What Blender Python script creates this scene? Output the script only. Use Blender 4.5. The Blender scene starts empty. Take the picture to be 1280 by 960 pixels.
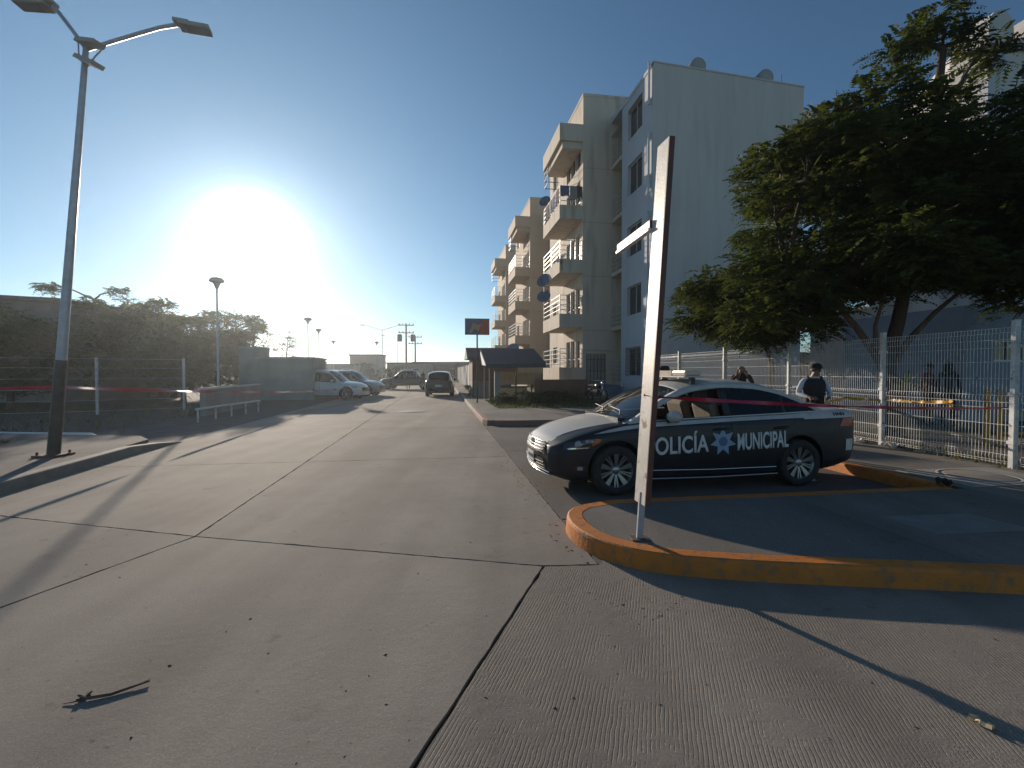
import bpy, bmesh, math, random
import numpy as np
from mathutils import Vector, Matrix
R = math.radians
C = bpy.context.scene.collection
SC = bpy.context.scene
rnd = random.Random(7)

# ------------------------------------------------------------------ camera
EYE = 1.55
cam = bpy.data.objects.new('camera', bpy.data.cameras.new('camera'))
C.objects.link(cam); SC.camera = cam
cam.location = (0, 0, EYE)
cam.rotation_euler = (R(90 - 1.43), 0, 0)
cam.data.sensor_width = 36.0
cam.data.lens = 36.0 * 600 / 1280
cam.data.clip_start = 0.05; cam.data.clip_end = 5000
SC.render.resolution_x = 1024; SC.render.resolution_y = 768

# ------------------------------------------------------------------ sky and sun
SUN_EL, SUN_AZ = 13.2, -28.3          # azimuth measured from +Y towards +X
sd = Vector((math.sin(R(SUN_AZ)) * math.cos(R(SUN_EL)), math.cos(R(SUN_AZ)) * math.cos(R(SUN_EL)), math.sin(R(SUN_EL))))
W = bpy.data.worlds.new('World'); SC.world = W; W.use_nodes = True
wn = W.node_tree; wn.nodes.clear()
sky = wn.nodes.new('ShaderNodeTexSky'); sky.sky_type = 'NISHITA'; sky.sun_disc = False
sky.sun_elevation = R(SUN_EL); sky.sun_rotation = R(SUN_AZ)
sky.altitude = 1500; sky.air_density = 1.0; sky.dust_density = 0.0; sky.ozone_density = 3.0
bg = wn.nodes.new('ShaderNodeBackground'); bg.inputs[1].default_value = 0.092
# the bright aureole of air round the low sun, fixed to the sun's own direction
tc = wn.nodes.new('ShaderNodeTexCoord')
nrm = wn.nodes.new('ShaderNodeVectorMath'); nrm.operation = 'NORMALIZE'
dt = wn.nodes.new('ShaderNodeVectorMath'); dt.operation = 'DOT_PRODUCT'; dt.inputs[1].default_value = sd
wn.links.new(tc.outputs['Generated'], nrm.inputs[0]); wn.links.new(nrm.outputs[0], dt.inputs[0])
mx = wn.nodes.new('ShaderNodeMath'); mx.operation = 'MAXIMUM'; mx.inputs[1].default_value = 0
wn.links.new(dt.outputs['Value'], mx.inputs[0])
add_prev = None
for power, amp, tintc in ((900, 8.0, (0.95, 0.98, 1.0)), (190, 0.65, (0.70, 0.93, 1.0)), (7, 0.19, (0.45, 0.80, 1.0))):
    p_ = wn.nodes.new('ShaderNodeMath'); p_.operation = 'POWER'; p_.inputs[1].default_value = power
    m_ = wn.nodes.new('ShaderNodeVectorMath'); m_.operation = 'SCALE'; m_.inputs[0].default_value = [c * amp for c in tintc]
    wn.links.new(mx.outputs[0], p_.inputs[0]); wn.links.new(p_.outputs[0], m_.inputs['Scale'])
    if add_prev is None: add_prev = m_
    else:
        a_ = wn.nodes.new('ShaderNodeVectorMath'); a_.operation = 'ADD'
        wn.links.new(add_prev.outputs[0], a_.inputs[0]); wn.links.new(m_.outputs[0], a_.inputs[1]); add_prev = a_
bg2 = wn.nodes.new('ShaderNodeBackground'); bg2.inputs[1].default_value = 1.0
wn.links.new(add_prev.outputs[0], bg2.inputs[0])
ash = wn.nodes.new('ShaderNodeAddShader'); wo = wn.nodes.new('ShaderNodeOutputWorld')
tint = wn.nodes.new('ShaderNodeMixRGB'); tint.blend_type = 'MULTIPLY'; tint.inputs[0].default_value = 1; tint.inputs[2].default_value = (0.93, 1.02, 0.98, 1)
wn.links.new(sky.outputs[0], tint.inputs[1]); wn.links.new(tint.outputs[0], bg.inputs[0]); wn.links.new(bg.outputs[0], ash.inputs[0]); wn.links.new(bg2.outputs[0], ash.inputs[1])
wn.links.new(ash.outputs[0], wo.inputs[0])
sun = bpy.data.objects.new('sun', bpy.data.lights.new('sun', 'SUN')); C.objects.link(sun)
sun.data.energy = 4.8; sun.data.angle = R(0.6); sun.data.color = (1.0, 0.85, 0.69)
sun.rotation_euler = sd.to_track_quat('Z', 'Y').to_euler(); sun.location = (-20, 40, 30)
SC.view_settings.view_transform = 'Standard'; SC.view_settings.look = 'None'
SC.view_settings.exposure = 0.0; SC.view_settings.gamma = 1.0
SC.render.engine = 'CYCLES'
SC.cycles.use_denoising = True
SC.cycles.max_bounces = 8; SC.cycles.diffuse_bounces = 3; SC.cycles.glossy_bounces = 3
SC.cycles.transparent_max_bounces = 24; SC.cycles.volume_bounces = 0
SC.cycles.sample_clamp_indirect = 4.0

# ------------------------------------------------------------------ street frame: s across to the right, t along the street
TH = R(8.51)
EX = Vector((math.cos(TH), math.sin(TH), 0)); DY = Vector((-math.sin(TH), math.cos(TH), 0))
def P(s, t, z=0.0):
    return Vector((0.70, 3.83, 0)) + EX * s + DY * t + Vector((0, 0, z))

# ------------------------------------------------------------------ materials
def lin(c): return tuple(c) + (1,) if len(c) == 3 else c
MATS = {}
def pm(name, c1, c2=None, scale=6.0, rough=0.7, bump=0.0, bscale=None, metal=0.0, spec=0.5, detail=6, contrast=(0.35, 0.65), coat=0.0, stretch=None, third=None):
    """principled material: two colours mixed by noise in object space, noise bump"""
    if name in MATS: return MATS[name]
    m = bpy.data.materials.new(name); m.use_nodes = True; nt = m.node_tree
    b = nt.nodes['Principled BSDF']
    b.inputs['Roughness'].default_value = rough; b.inputs['Metallic'].default_value = metal
    b.inputs['Specular IOR Level'].default_value = spec; b.inputs['Coat Weight'].default_value = coat
    b.inputs['Base Color'].default_value = lin(c1)
    tcn = nt.nodes.new('ShaderNodeTexCoord'); src = tcn.outputs['Object']
    if stretch:
        mp = nt.nodes.new('ShaderNodeMapping'); mp.inputs['Scale'].default_value = stretch
        nt.links.new(src, mp.inputs[0]); src = mp.outputs[0]
    if c2 is not None:
        n = nt.nodes.new('ShaderNodeTexNoise'); n.inputs['Scale'].default_value = scale; n.inputs['Detail'].default_value = detail
        n.inputs['Roughness'].default_value = 0.62
        rp = nt.nodes.new('ShaderNodeValToRGB')
        rp.color_ramp.elements[0].position = contrast[0]; rp.color_ramp.elements[0].color = lin(c1)
        rp.color_ramp.elements[1].position = contrast[1]; rp.color_ramp.elements[1].color = lin(c2)
        nt.links.new(src, n.inputs[0]); nt.links.new(n.outputs[0], rp.inputs[0])
        col = rp.outputs[0]
        if third:
            n3 = nt.nodes.new('ShaderNodeTexNoise'); n3.inputs['Scale'].default_value = third[1]; n3.inputs['Detail'].default_value = 3
            r3 = nt.nodes.new('ShaderNodeValToRGB'); r3.color_ramp.elements[0].position = third[2]; r3.color_ramp.elements[1].position = third[3]
            mxn = nt.nodes.new('ShaderNodeMixRGB'); mxn.inputs[2].default_value = lin(third[0])
            nt.links.new(src, n3.inputs[0]); nt.links.new(n3.outputs[0], r3.inputs[0]); nt.links.new(r3.outputs[0], mxn.inputs[0])
            nt.links.new(col, mxn.inputs[1]); col = mxn.outputs[0]
        nt.links.new(col, b.inputs['Base Color'])
    if bump > 0:
        nb = nt.nodes.new('ShaderNodeTexNoise'); nb.inputs['Scale'].default_value = bscale or scale * 4; nb.inputs['Detail'].default_value = 8
        bp = nt.nodes.new('ShaderNodeBump'); bp.inputs['Strength'].default_value = bump; bp.inputs['Distance'].default_value = 0.01
        nt.links.new(src, nb.inputs[0]); nt.links.new(nb.outputs[0], bp.inputs['Height']); nt.links.new(bp.outputs[0], b.inputs['Normal'])
    MATS[name] = m; return m

def concrete(name, c1, c2, groove=0.0, gang=0.0, stain=(0.10, 0.085, 0.07), rough=0.9):
    """cast concrete: blotches, fine speckle, pitting and optional broom grooves, all in world-sized object space"""
    m = bpy.data.materials.new(name); m.use_nodes = True; nt = m.node_tree; L = nt.links.new
    b = nt.nodes['Principled BSDF']; b.inputs['Roughness'].default_value = rough; b.inputs['Specular IOR Level'].default_value = 0.25
    tcn = nt.nodes.new('ShaderNodeTexCoord'); src = tcn.outputs['Object']
    def noise(sc, det, ro=0.6):
        n = nt.nodes.new('ShaderNodeTexNoise'); n.inputs['Scale'].default_value = sc; n.inputs['Detail'].default_value = det; n.inputs['Roughness'].default_value = ro
        L(src, n.inputs[0]); return n.outputs[0]
    def ramp(v, a, c, ca, cb):
        r = nt.nodes.new('ShaderNodeValToRGB'); r.color_ramp.elements[0].position = a; r.color_ramp.elements[1].position = c
        r.color_ramp.elements[0].color = lin(ca); r.color_ramp.elements[1].color = lin(cb); L(v, r.inputs[0]); return r.outputs[0]
    def mix(f, a, c, mode='MIX'):
        x = nt.nodes.new('ShaderNodeMixRGB'); x.blend_type = mode
        for sck, v in ((0, f), (1, a), (2, c)):
            if hasattr(v, 'links'): L(v, x.inputs[sck])
            else: x.inputs[sck].default_value = v if sck == 0 else lin(v)
        return x.outputs[0]
    base = ramp(noise(0.55, 7, 0.65), 0.33, 0.68, c1, c2)
    sp = ramp(noise(95, 3, 0.7), 0.35, 0.7, (0.72, 0.72, 0.72), (1.15, 1.15, 1.15))
    col = mix(0.75, base, sp, 'MULTIPLY')
    col = mix(ramp(noise(70, 2, 0.5), 0.66, 0.70, (0, 0, 0), (0.55, 0.55, 0.55)), col, (0.55, 0.50, 0.44))
    st = ramp(noise(1.7, 8, 0.7), 0.60, 0.74, (0, 0, 0), (1, 1, 1))
    sm = nt.nodes.new('ShaderNodeMath'); sm.operation = 'MULTIPLY'; sm.inputs[1].default_value = 0.45; L(st, sm.inputs[0])
    col = mix(sm.outputs[0], col, stain)
    sp2 = ramp(noise(23, 2, 0.5), 0.70, 0.74, (1, 1, 1), (0.45, 0.42, 0.38))
    col = mix(0.6, col, sp2, 'MULTIPLY')
    # long worn tyre bands and blotchy oil marks, plus a slightly different mix for every cast slab
    mp2 = nt.nodes.new('ShaderNodeMapping'); mp2.inputs['Rotation'].default_value = (0, 0, R(-8.5)); mp2.inputs['Scale'].default_value = (1.5, 0.10, 1); L(src, mp2.inputs[0])
    n5 = nt.nodes.new('ShaderNodeTexNoise'); n5.inputs['Scale'].default_value = 1.0; n5.inputs['Detail'].default_value = 5; L(mp2.outputs[0], n5.inputs[0])
    col = mix(0.8, col, ramp(n5.outputs[0], 0.36, 0.64, (0.80, 0.79, 0.78), (1.14, 1.13, 1.11)), 'MULTIPLY')
    col = mix(0.75, col, ramp(noise(3.1, 5, 0.6), 0.66, 0.72, (1, 1, 1), (0.66, 0.63, 0.60)), 'MULTIPLY')
    oi = nt.nodes.new('ShaderNodeObjectInfo'); col = mix(1.0, col, ramp(oi.outputs['Random'], 0.0, 1.0, (0.88, 0.88, 0.89), (1.10, 1.09, 1.06)), 'MULTIPLY')
    L(col, b.inputs['Base Color'])
    h = nt.nodes.new('ShaderNodeMath'); h.operation = 'ADD'
    hh = nt.nodes.new('ShaderNodeMath'); hh.operation = 'MULTIPLY'; hh.inputs[1].default_value = 0.5
    L(noise(160, 4, 0.7), hh.inputs[0]); L(noise(14, 6, 0.7), h.inputs[0]); L(hh.outputs[0], h.inputs[1])
    hout = h.outputs[0]
    if groove > 0:
        mp = nt.nodes.new('ShaderNodeMapping'); mp.inputs['Rotation'].default_value = (0, 0, gang)
        L(src, mp.inputs[0])
        wv = nt.nodes.new('ShaderNodeTexWave'); wv.wave_type = 'BANDS'; wv.bands_direction = 'X'; wv.inputs['Scale'].default_value = 17
        wv.inputs['Distortion'].default_value = 2.2; wv.inputs['Detail'].default_value = 2; wv.inputs['Detail Scale'].default_value = 0.7
        L(mp.outputs[0], wv.inputs[0])
        g0 = ramp(wv.outputs[1], 0.02, 0.30, (0, 0, 0), (1, 1, 1))
        mk = ramp(noise(2.6, 7, 0.75), 0.45, 0.60, (0, 0, 0), (1, 1, 1))
        gm = mix(mk, (1, 1, 1), g0)
        gs = nt.nodes.new('ShaderNodeMath'); gs.operation = 'MULTIPLY'; gs.inputs[1].default_value = groove * 6
        L(gm, gs.inputs[0]); h2 = nt.nodes.new('ShaderNodeMath'); h2.operation = 'ADD'; L(hout, h2.inputs[0]); L(gs.outputs[0], h2.inputs[1]); hout = h2.outputs[0]
    bp = nt.nodes.new('ShaderNodeBump'); bp.inputs['Strength'].default_value = 0.6; bp.inputs['Distance'].default_value = 0.0065 if groove > 0 else 0.0042
    L(hout, bp.inputs['Height']); L(bp.outputs[0], b.inputs['Normal'])
    MATS[name] = m; return m

def glassy(name, tint, refl_rough=0.03, transp=0.75, fres=1.45):
    m = bpy.data.materials.new(name); m.use_nodes = True; nt = m.node_tree; nt.nodes.clear(); L = nt.links.new
    o = nt.nodes.new('ShaderNodeOutputMaterial'); mixn = nt.nodes.new('ShaderNodeMixShader')
    tr = nt.nodes.new('ShaderNodeBsdfTransparent'); tr.inputs[0].default_value = tuple(x * transp for x in tint) + (1,)
    gl = nt.nodes.new('ShaderNodeBsdfGlossy'); gl.inputs[0].default_value = (0.9, 0.9, 0.9, 1); gl.inputs[1].default_value = refl_rough
    fr = nt.nodes.new('ShaderNodeFresnel'); fr.inputs[0].default_value = fres
    L(fr.outputs[0], mixn.inputs[0]); L(tr.outputs[0], mixn.inputs[1]); L(gl.outputs[0], mixn.inputs[2]); L(mixn.outputs[0], o.inputs[0])
    MATS[name] = m; return m

concrete('road_concrete', (0.30, 0.262, 0.222), (0.42, 0.37, 0.315))
concrete('road_concrete_near', (0.31, 0.27, 0.23), (0.40, 0.352, 0.302), groove=0.0, gang=R(17))
concrete('road_concrete_grooved', (0.245, 0.213, 0.182), (0.320, 0.280, 0.238), groove=0.34, gang=R(17))
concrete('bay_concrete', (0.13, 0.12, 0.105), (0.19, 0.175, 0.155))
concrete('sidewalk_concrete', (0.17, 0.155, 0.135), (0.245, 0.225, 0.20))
pm('joint_dirt', (0.035, 0.03, 0.025), (0.07, 0.06, 0.05), 30, 0.95, 0.5)
pm('dirt', (0.16, 0.125, 0.09), (0.25, 0.20, 0.15), 1.5, 0.95, 0.8, 9, third=((0.09, 0.085, 0.04), 0.5, 0.5, 0.6))
pm('asphalt', (0.075, 0.07, 0.065), (0.12, 0.11, 0.10), 2.5, 0.9, 0.6, 60)
pm('kerb_yellow', (0.66, 0.215, 0.025), (0.52, 0.165, 0.022), 3, 0.65, 0.5, 40, third=((0.30, 0.15, 0.07), 13, 0.50, 0.72))
pm('kerb_plain', (0.30, 0.27, 0.23), (0.22, 0.20, 0.17), 5, 0.8, 0.4, 50)
pm('kerb_red', (0.32, 0.17, 0.12), (0.24, 0.13, 0.10), 6, 0.8, 0.4, 50)
pm('wall_white', (0.63, 0.60, 0.57), (0.57, 0.54, 0.52), 0.6, 0.85, 0.15, 40, third=((0.50, 0.47, 0.43), 1.4, 0.50, 0.85), stretch=(1.6, 1.6, 0.22))
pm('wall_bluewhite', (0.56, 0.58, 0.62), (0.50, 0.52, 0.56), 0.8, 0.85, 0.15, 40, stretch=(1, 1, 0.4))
pm('wall_cream', (0.66, 0.57, 0.46), (0.60, 0.51, 0.41), 0.7, 0.85, 0.15, 40, third=((0.36, 0.31, 0.25), 1.6, 0.52, 0.80), stretch=(1.6, 1.6, 0.25))
pm('wall_tan', (0.54, 0.43, 0.32), (0.48, 0.38, 0.28), 0.8, 0.85, 0.15, 40, stretch=(1, 1, 0.4))
pm('wall_pink', (0.70, 0.50, 0.40), (0.62, 0.44, 0.35), 0.8, 0.85, 0.15, 40)
pm('wall_grey', (0.33, 0.32, 0.30), (0.25, 0.24, 0.23), 1.2, 0.85, 0.3, 30)
pm('wall_teal', (0.20, 0.27, 0.27), (0.15, 0.21, 0.21), 1.2, 0.85, 0.3, 30)
pm('wall_brown', (0.26, 0.15, 0.10), (0.19, 0.11, 0.075), 1.5, 0.85, 0.3, 30)
pm('white_paint', (0.78, 0.77, 0.74), (0.66, 0.65, 0.62), 5, 0.45, 0.1, 60)
pm('white_metal', (0.70, 0.70, 0.68), (0.50, 0.49, 0.47), 7, 0.4, 0.1, 60, third=((0.22, 0.11, 0.06), 12, 0.62, 0.72))
pm('sign_metal', (0.72, 0.67, 0.60), (0.60, 0.55, 0.49), 7, 0.45, 0.2, 60, third=((0.22, 0.12, 0.07), 9, 0.60, 0.70))
pm('sign_back', (0.16, 0.05, 0.035), (0.10, 0.04, 0.03), 7, 0.5, 0.1, 60)
pm('galvanized', (0.36, 0.40, 0.45), (0.46, 0.50, 0.55), 9, 0.42, 0.1, 60, metal=0.35)
pm('dark_metal', (0.05, 0.05, 0.055), (0.08, 0.075, 0.07), 9, 0.45, 0.1, 60, metal=0.5)
pm('rust_metal', (0.16, 0.08, 0.05), (0.10, 0.06, 0.045), 9, 0.7, 0.2, 60)
pm('roof_tile', (0.055, 0.055, 0.065), (0.09, 0.085, 0.09), 5, 0.75, 0.5, 30)
pm('dark_window', (0.02, 0.022, 0.026), (0.035, 0.035, 0.04), 2, 0.08)
pm('bark', (0.10, 0.07, 0.05), (0.17, 0.12, 0.085), 9, 0.9, 0.9, 30, stretch=(1, 1, 0.25))
pm('bark_dark', (0.05, 0.035, 0.026), (0.09, 0.06, 0.045), 9, 0.9, 0.9, 30, stretch=(1, 1, 0.25))
def leafmat(name, c1, c2, trans=0.35):
    m = bpy.data.materials.new(name); m.use_nodes = True; nt = m.node_tree; nt.nodes.clear(); L = nt.links.new
    o = nt.nodes.new('ShaderNodeOutputMaterial'); ms = nt.nodes.new('ShaderNodeMixShader'); ms.inputs[0].default_value = trans
    b = nt.nodes.new('ShaderNodeBsdfPrincipled'); b.inputs['Roughness'].default_value = 0.65; b.inputs['Specular IOR Level'].default_value = 0.25
    t = nt.nodes.new('ShaderNodeBsdfTranslucent'); tcn = nt.nodes.new('ShaderNodeTexCoord')
    n = nt.nodes.new('ShaderNodeTexNoise'); n.inputs['Scale'].default_value = 1.4; n.inputs['Detail'].default_value = 6
    r = nt.nodes.new('ShaderNodeValToRGB'); r.color_ramp.elements[0].position = 0.38; r.color_ramp.elements[1].position = 0.62
    r.color_ramp.elements[0].color = lin(c1); r.color_ramp.elements[1].color = lin(c2)
    L(tcn.outputs['Object'], n.inputs[0]); L(n.outputs[0], r.inputs[0]); L(r.outputs[0], b.inputs['Base Color'])
    g = nt.nodes.new('ShaderNodeMixRGB'); g.blend_type = 'MULTIPLY'; g.inputs[0].default_value = 1; g.inputs[2].default_value = (1.3, 1.35, 0.6, 1)
    L(r.outputs[0], g.inputs[1]); L(g.outputs[0], t.inputs[0])
    L(b.outputs[0], ms.inputs[1]); L(t.outputs[0], ms.inputs[2]); L(ms.outputs[0], o.inputs[0]); MATS[name] = m
leafmat('leaf_green', (0.045, 0.062, 0.020), (0.085, 0.100, 0.032), 0.42)
leafmat('leaf_far', (0.070, 0.090, 0.045), (0.115, 0.125, 0.070), 0.5)
leafmat('leaf_dry', (0.12, 0.11, 0.05), (0.17, 0.14, 0.07), 0.3)
pm('plastic_black', (0.018, 0.018, 0.019), None, rough=0.45)
pm('rubber', (0.020, 0.019, 0.018), (0.04, 0.037, 0.034), 14, 0.85, 0.2, 80)
pm('chrome', (0.75, 0.74, 0.72), None, rough=0.12, metal=1.0)
pm('rim_metal', (0.40, 0.40, 0.41), (0.30, 0.30, 0.31), 12, 0.3, metal=0.8)
pm('police_navy', (0.008, 0.010, 0.018), (0.014, 0.015, 0.020), 6, 0.36, coat=0.12, spec=0.35)
pm('police_white', (0.60, 0.58, 0.54), (0.48, 0.46, 0.42), 6, 0.5, coat=0.2)
pm('letter_white', (0.78, 0.78, 0.78), (0.68, 0.68, 0.68), 12, 0.5)
pm('badge_blue', (0.30, 0.42, 0.56), (0.24, 0.36, 0.50), 10, 0.5)
pm('badge_dark', (0.09, 0.16, 0.27), None, rough=0.5)
pm('seat_beige', (0.26, 0.22, 0.17), (0.20, 0.17, 0.13), 20, 0.8)
pm('seat_dark', (0.02, 0.019, 0.018), None, rough=0.85)
pm('lens_amber', (0.55, 0.10, 0.03), None, rough=0.15)
pm('lens_red', (0.35, 0.02, 0.02), None, rough=0.15)
pm('lens_clear', (0.35, 0.37, 0.40), None, rough=0.08, coat=1)
pm('lens_dark', (0.04, 0.045, 0.055), None, rough=0.05, coat=1)
pm('bar_cream', (0.72, 0.58, 0.44), (0.62, 0.44, 0.34), 8, 0.3)
pm('car_white', (0.62, 0.62, 0.60), (0.55, 0.55, 0.53), 4, 0.3, coat=0.5)
pm('car_silver', (0.34, 0.35, 0.37), (0.30, 0.31, 0.33), 4, 0.3, metal=0.4, coat=0.5)
pm('car_black', (0.016, 0.016, 0.018), None, rough=0.25, coat=0.6)
pm('car_green', (0.02, 0.03, 0.028), None, rough=0.3, coat=0.4)
pm('skin', (0.24, 0.125, 0.075), (0.28, 0.15, 0.09), 12, 0.55)
pm('hair', (0.012, 0.010, 0.009), None, rough=0.6)
pm('cap_navy', (0.014, 0.014, 0.018), None, rough=0.8)
pm('shirt_white', (0.60, 0.62, 0.66), (0.52, 0.54, 0.58), 7, 0.85, 0.2, 30)
pm('shirt_dark', (0.035, 0.03, 0.035), (0.05, 0.04, 0.04), 7, 0.9, 0.2, 30)
pm('shirt_red', (0.14, 0.03, 0.03), (0.10, 0.025, 0.03), 7, 0.9, 0.2, 30)
pm('vest_black', (0.014, 0.014, 0.016), (0.028, 0.026, 0.028), 30, 0.8, 0.3, 60)
pm('trousers_dark', (0.018, 0.02, 0.03), (0.028, 0.03, 0.04), 12, 0.9, 0.2, 40)
pm('boot', (0.012, 0.011, 0.010), None, rough=0.4)
pm('tape_red', (0.55, 0.015, 0.05), (0.42, 0.01, 0.035), 9, 0.35)
pm('tape_yellow', (0.70, 0.38, 0.02), (0.55, 0.28, 0.02), 9, 0.35)
pm('yellow_paint', (0.62, 0.30, 0.02), (0.50, 0.24, 0.03), 6, 0.5)
pm('cone_orange', (0.60, 0.07, 0.04), None, rough=0.5)
pm('paper', (0.70, 0.68, 0.63), (0.55, 0.53, 0.48), 9, 0.85)
pm('dish_blue', (0.06, 0.13, 0.24), (0.08, 0.16, 0.27), 6, 0.45)
pm('dish_grey', (0.42, 0.40, 0.37), (0.34, 0.33, 0.31), 6, 0.5)
pm('blue_paint', (0.05, 0.16, 0.26), (0.04, 0.12, 0.20), 6, 0.5)
pm('board_cream', (0.60, 0.46, 0.28), (0.46, 0.34, 0.20), 4, 0.8, 0.2, 30)
pm('wood', (0.20, 0.13, 0.08), (0.13, 0.08, 0.05), 8, 0.85, 0.4, 30, stretch=(1, 1, 6))
pm('cloth_blue', (0.05, 0.09, 0.22), (0.08, 0.12, 0.28), 8, 0.9)
pm('cloth_grey', (0.30, 0.29, 0.28), (0.22, 0.21, 0.20), 8, 0.9)
pm('cloth_dark', (0.04, 0.035, 0.04), None, rough=0.9)
pm('hill', (0.20, 0.17, 0.14), (0.15, 0.14, 0.11), 0.05, 0.95)
pm('panel_blue', (0.10, 0.13, 0.24), (0.16, 0.16, 0.24), 4, 0.5)
pm('panel_red', (0.52, 0.09, 0.06), (0.42, 0.10, 0.06), 4, 0.5)
pm('panel_orange', (0.58, 0.30, 0.10), (0.5, 0.34, 0.16), 6, 0.5)
glassy('glass_clear', (0.75, 0.80, 0.80), 0.03, 0.75)
glassy('glass_tint', (0.10, 0.12, 0.14), 0.03, 0.55)
glassy('glass_shield', (0.55, 0.62, 0.62), 0.06, 0.55, 1.6)
def M(n): return MATS[n]

# ------------------------------------------------------------------ mesh helpers
class MB:
    """collects shapes, then links them as ONE mesh object"""
    def __init__(s): s.v = []; s.f = []; s.m = []; s.sm = []
    def add(s, vs, fs, mi=0, smooth=False):
        o = len(s.v); s.v += [tuple(v) for v in vs]
        for f in fs: s.f.append(tuple(i + o for i in f)); s.m.append(mi); s.sm.append(smooth)
        return s
    def box(s, x0, x1, y0, y1, z0, z1, mi=0):
        v = [(x, y, z) for z in (z0, z1) for y in (y0, y1) for x in (x0, x1)]
        return s.add(v, [(0, 2, 3, 1), (4, 5, 7, 6), (0, 1, 5, 4), (2, 6, 7, 3), (0, 4, 6, 2), (1, 3, 7, 5)], mi)
    def obox(s, c, ax, ay, az, mi=0):
        """oriented box: centre and three half-axis vectors"""
        c = Vector(c); ax = Vector(ax); ay = Vector(ay); az = Vector(az)
        v = [c + ax * i + ay * j + az * k for k in (-1, 1) for j in (-1, 1) for i in (-1, 1)]
        return s.add(v, [(0, 2, 3, 1), (4, 5, 7, 6), (0, 1, 5, 4), (2, 6, 7, 3), (0, 4, 6, 2), (1, 3, 7, 5)], mi)
    def bar(s, a, b, w, h=None, mi=0, up=(0, 0, 1)):
        a = Vector(a); b = Vector(b); dr = (b - a); ln = dr.length; dr.normalize(); up = Vector(up)
        if abs(dr.dot(up)) > 0.98: up = Vector((0, 1, 0))
        sx = dr.cross(up).normalized(); uz = sx.cross(dr)
        return s.obox((a + b) / 2, sx * w / 2, dr * ln / 2, uz * (h or w) / 2, mi)
    def tube(s, pts, r, n=8, mi=0, cap=True, smooth=True):
        pts = [Vector(p) for p in pts]; rs = r if isinstance(r, (list, tuple)) else [r] * len(pts)
        vs = []; prev = None
        for i, p in enumerate(pts):
            dr = (pts[min(i + 1, len(pts) - 1)] - pts[max(i - 1, 0)]).normalized()
            if prev is None:
                a = dr.orthogonal().normalized()
            else: a = (prev - dr * prev.dot(dr)).normalized()
            prev = a; b = dr.cross(a)
            for k in range(n):
                th = 2 * math.pi * k / n; vs.append(p + (a * math.cos(th) + b * math.sin(th)) * rs[i])
        fs = []
        for i in range(len(pts) - 1):
            for k in range(n): fs.append((i * n + k, i * n + (k + 1) % n, (i + 1) * n + (k + 1) % n, (i + 1) * n + k))
        s.add(vs, fs, mi, smooth)
        if cap:
            s.add(vs[:n][::-1], [tuple(range(n))], mi); s.add(vs[-n:], [tuple(range(n))], mi)
        return s
    def cyl(s, a, b, r, n=16, mi=0): return s.tube([a, b], r, n, mi)
    def lathe(s, prof, c, axis='z', n=24, mi=0, smooth=True):
        """profile of (radius, height) turned about an axis through c"""
        vs = []
        for (r, h) in prof:
            for k in range(n):
                a = 2 * math.pi * k / n; x, y = r * math.cos(a), r * math.sin(a)
                if axis == 'z': q = (x, y, h)
                elif axis == 'y': q = (x, h, y)
                else: q = (h, x, y)
                vs.append(Vector(c) + Vector(q))
        fs = []
        for i in range(len(prof) - 1):
            for k in range(n): fs.append((i * n + k, i * n + (k + 1) % n, (i + 1) * n + (k + 1) % n, (i + 1) * n + k))
        return s.add(vs, fs, mi, smooth)
    def prism(s, poly, z0, z1, mi=0):
        n = len(poly); v = [(p[0], p[1], z0) for p in poly] + [(p[0], p[1], z1) for p in poly]
        area = sum(poly[i][0] * poly[(i + 1) % n][1] - poly[(i + 1) % n][0] * poly[i][1] for i in range(n))
        fs = [tuple(range(n))[::-1], tuple(range(n, 2 * n))] + [(i, (i + 1) % n, n + (i + 1) % n, n + i) for i in range(n)]
        if area < 0: fs = [f[::-1] for f in fs]
        return s.add(v, fs, mi)
    def build(s, name, mats, parent=None, **props):
        me = bpy.data.meshes.new(name); me.from_pydata(s.v, [], s.f)
        if not isinstance(mats, (list, tuple)): mats = [mats]
        for m in mats: me.materials.append(M(m) if isinstance(m, str) else m)
        me.polygons.foreach_set('material_index', s.m); me.polygons.foreach_set('use_smooth', s.sm); me.update()
        return link(name, me, parent, **props)
def link(name, me, parent=None, **props):
    o = bpy.data.objects.new(name, me); C.objects.link(o)
    if parent is not None: o.parent = parent
    for k, v in props.items(): o[k] = v
    return o
def thing(name, label, cat, loc=(0, 0, 0), rz=0.0, group=None):
    o = bpy.data.objects.new(name, None); C.objects.link(o); o.empty_display_size = 0.2
    o.location = loc; o.rotation_euler = (0, 0, rz); o['label'] = label; o['category'] = cat
    if group: o['group'] = group
    return o
def tag(o, label, cat, group=None):
    o['label'] = label; o['category'] = cat
    if group: o['group'] = group
    return o
def copy_tree(o, parent=None, kids=None):
    c = o.copy(); C.objects.link(c); c.parent = parent
    for ch in list(o.children): copy_tree(ch, c)
    return c
def bevel_obj(o, w, seg=2):
    bm = bmesh.new(); bm.from_mesh(o.data)
    bmesh.ops.remove_doubles(bm, verts=bm.verts, dist=1e-5)
    bmesh.ops.bevel(bm, geom=[e for e in bm.edges if e.is_manifold and e.calc_face_angle(0) > 0.5], offset=w, segments=seg, affect='EDGES', profile=0.6)
    bm.to_mesh(o.data); bm.free()
def smooth_obj(o, ang=40):
    me = o.data; me.polygons.foreach_set('use_smooth', [True] * len(me.polygons))
    bm = bmesh.new(); bm.from_mesh(me)
    for e in bm.edges:
        if e.is_manifold and e.calc_face_angle(0) > R(ang): e.smooth = False
    bm.to_mesh(me); bm.free()
def struct(o): o['kind'] = 'structure'; return o
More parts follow.
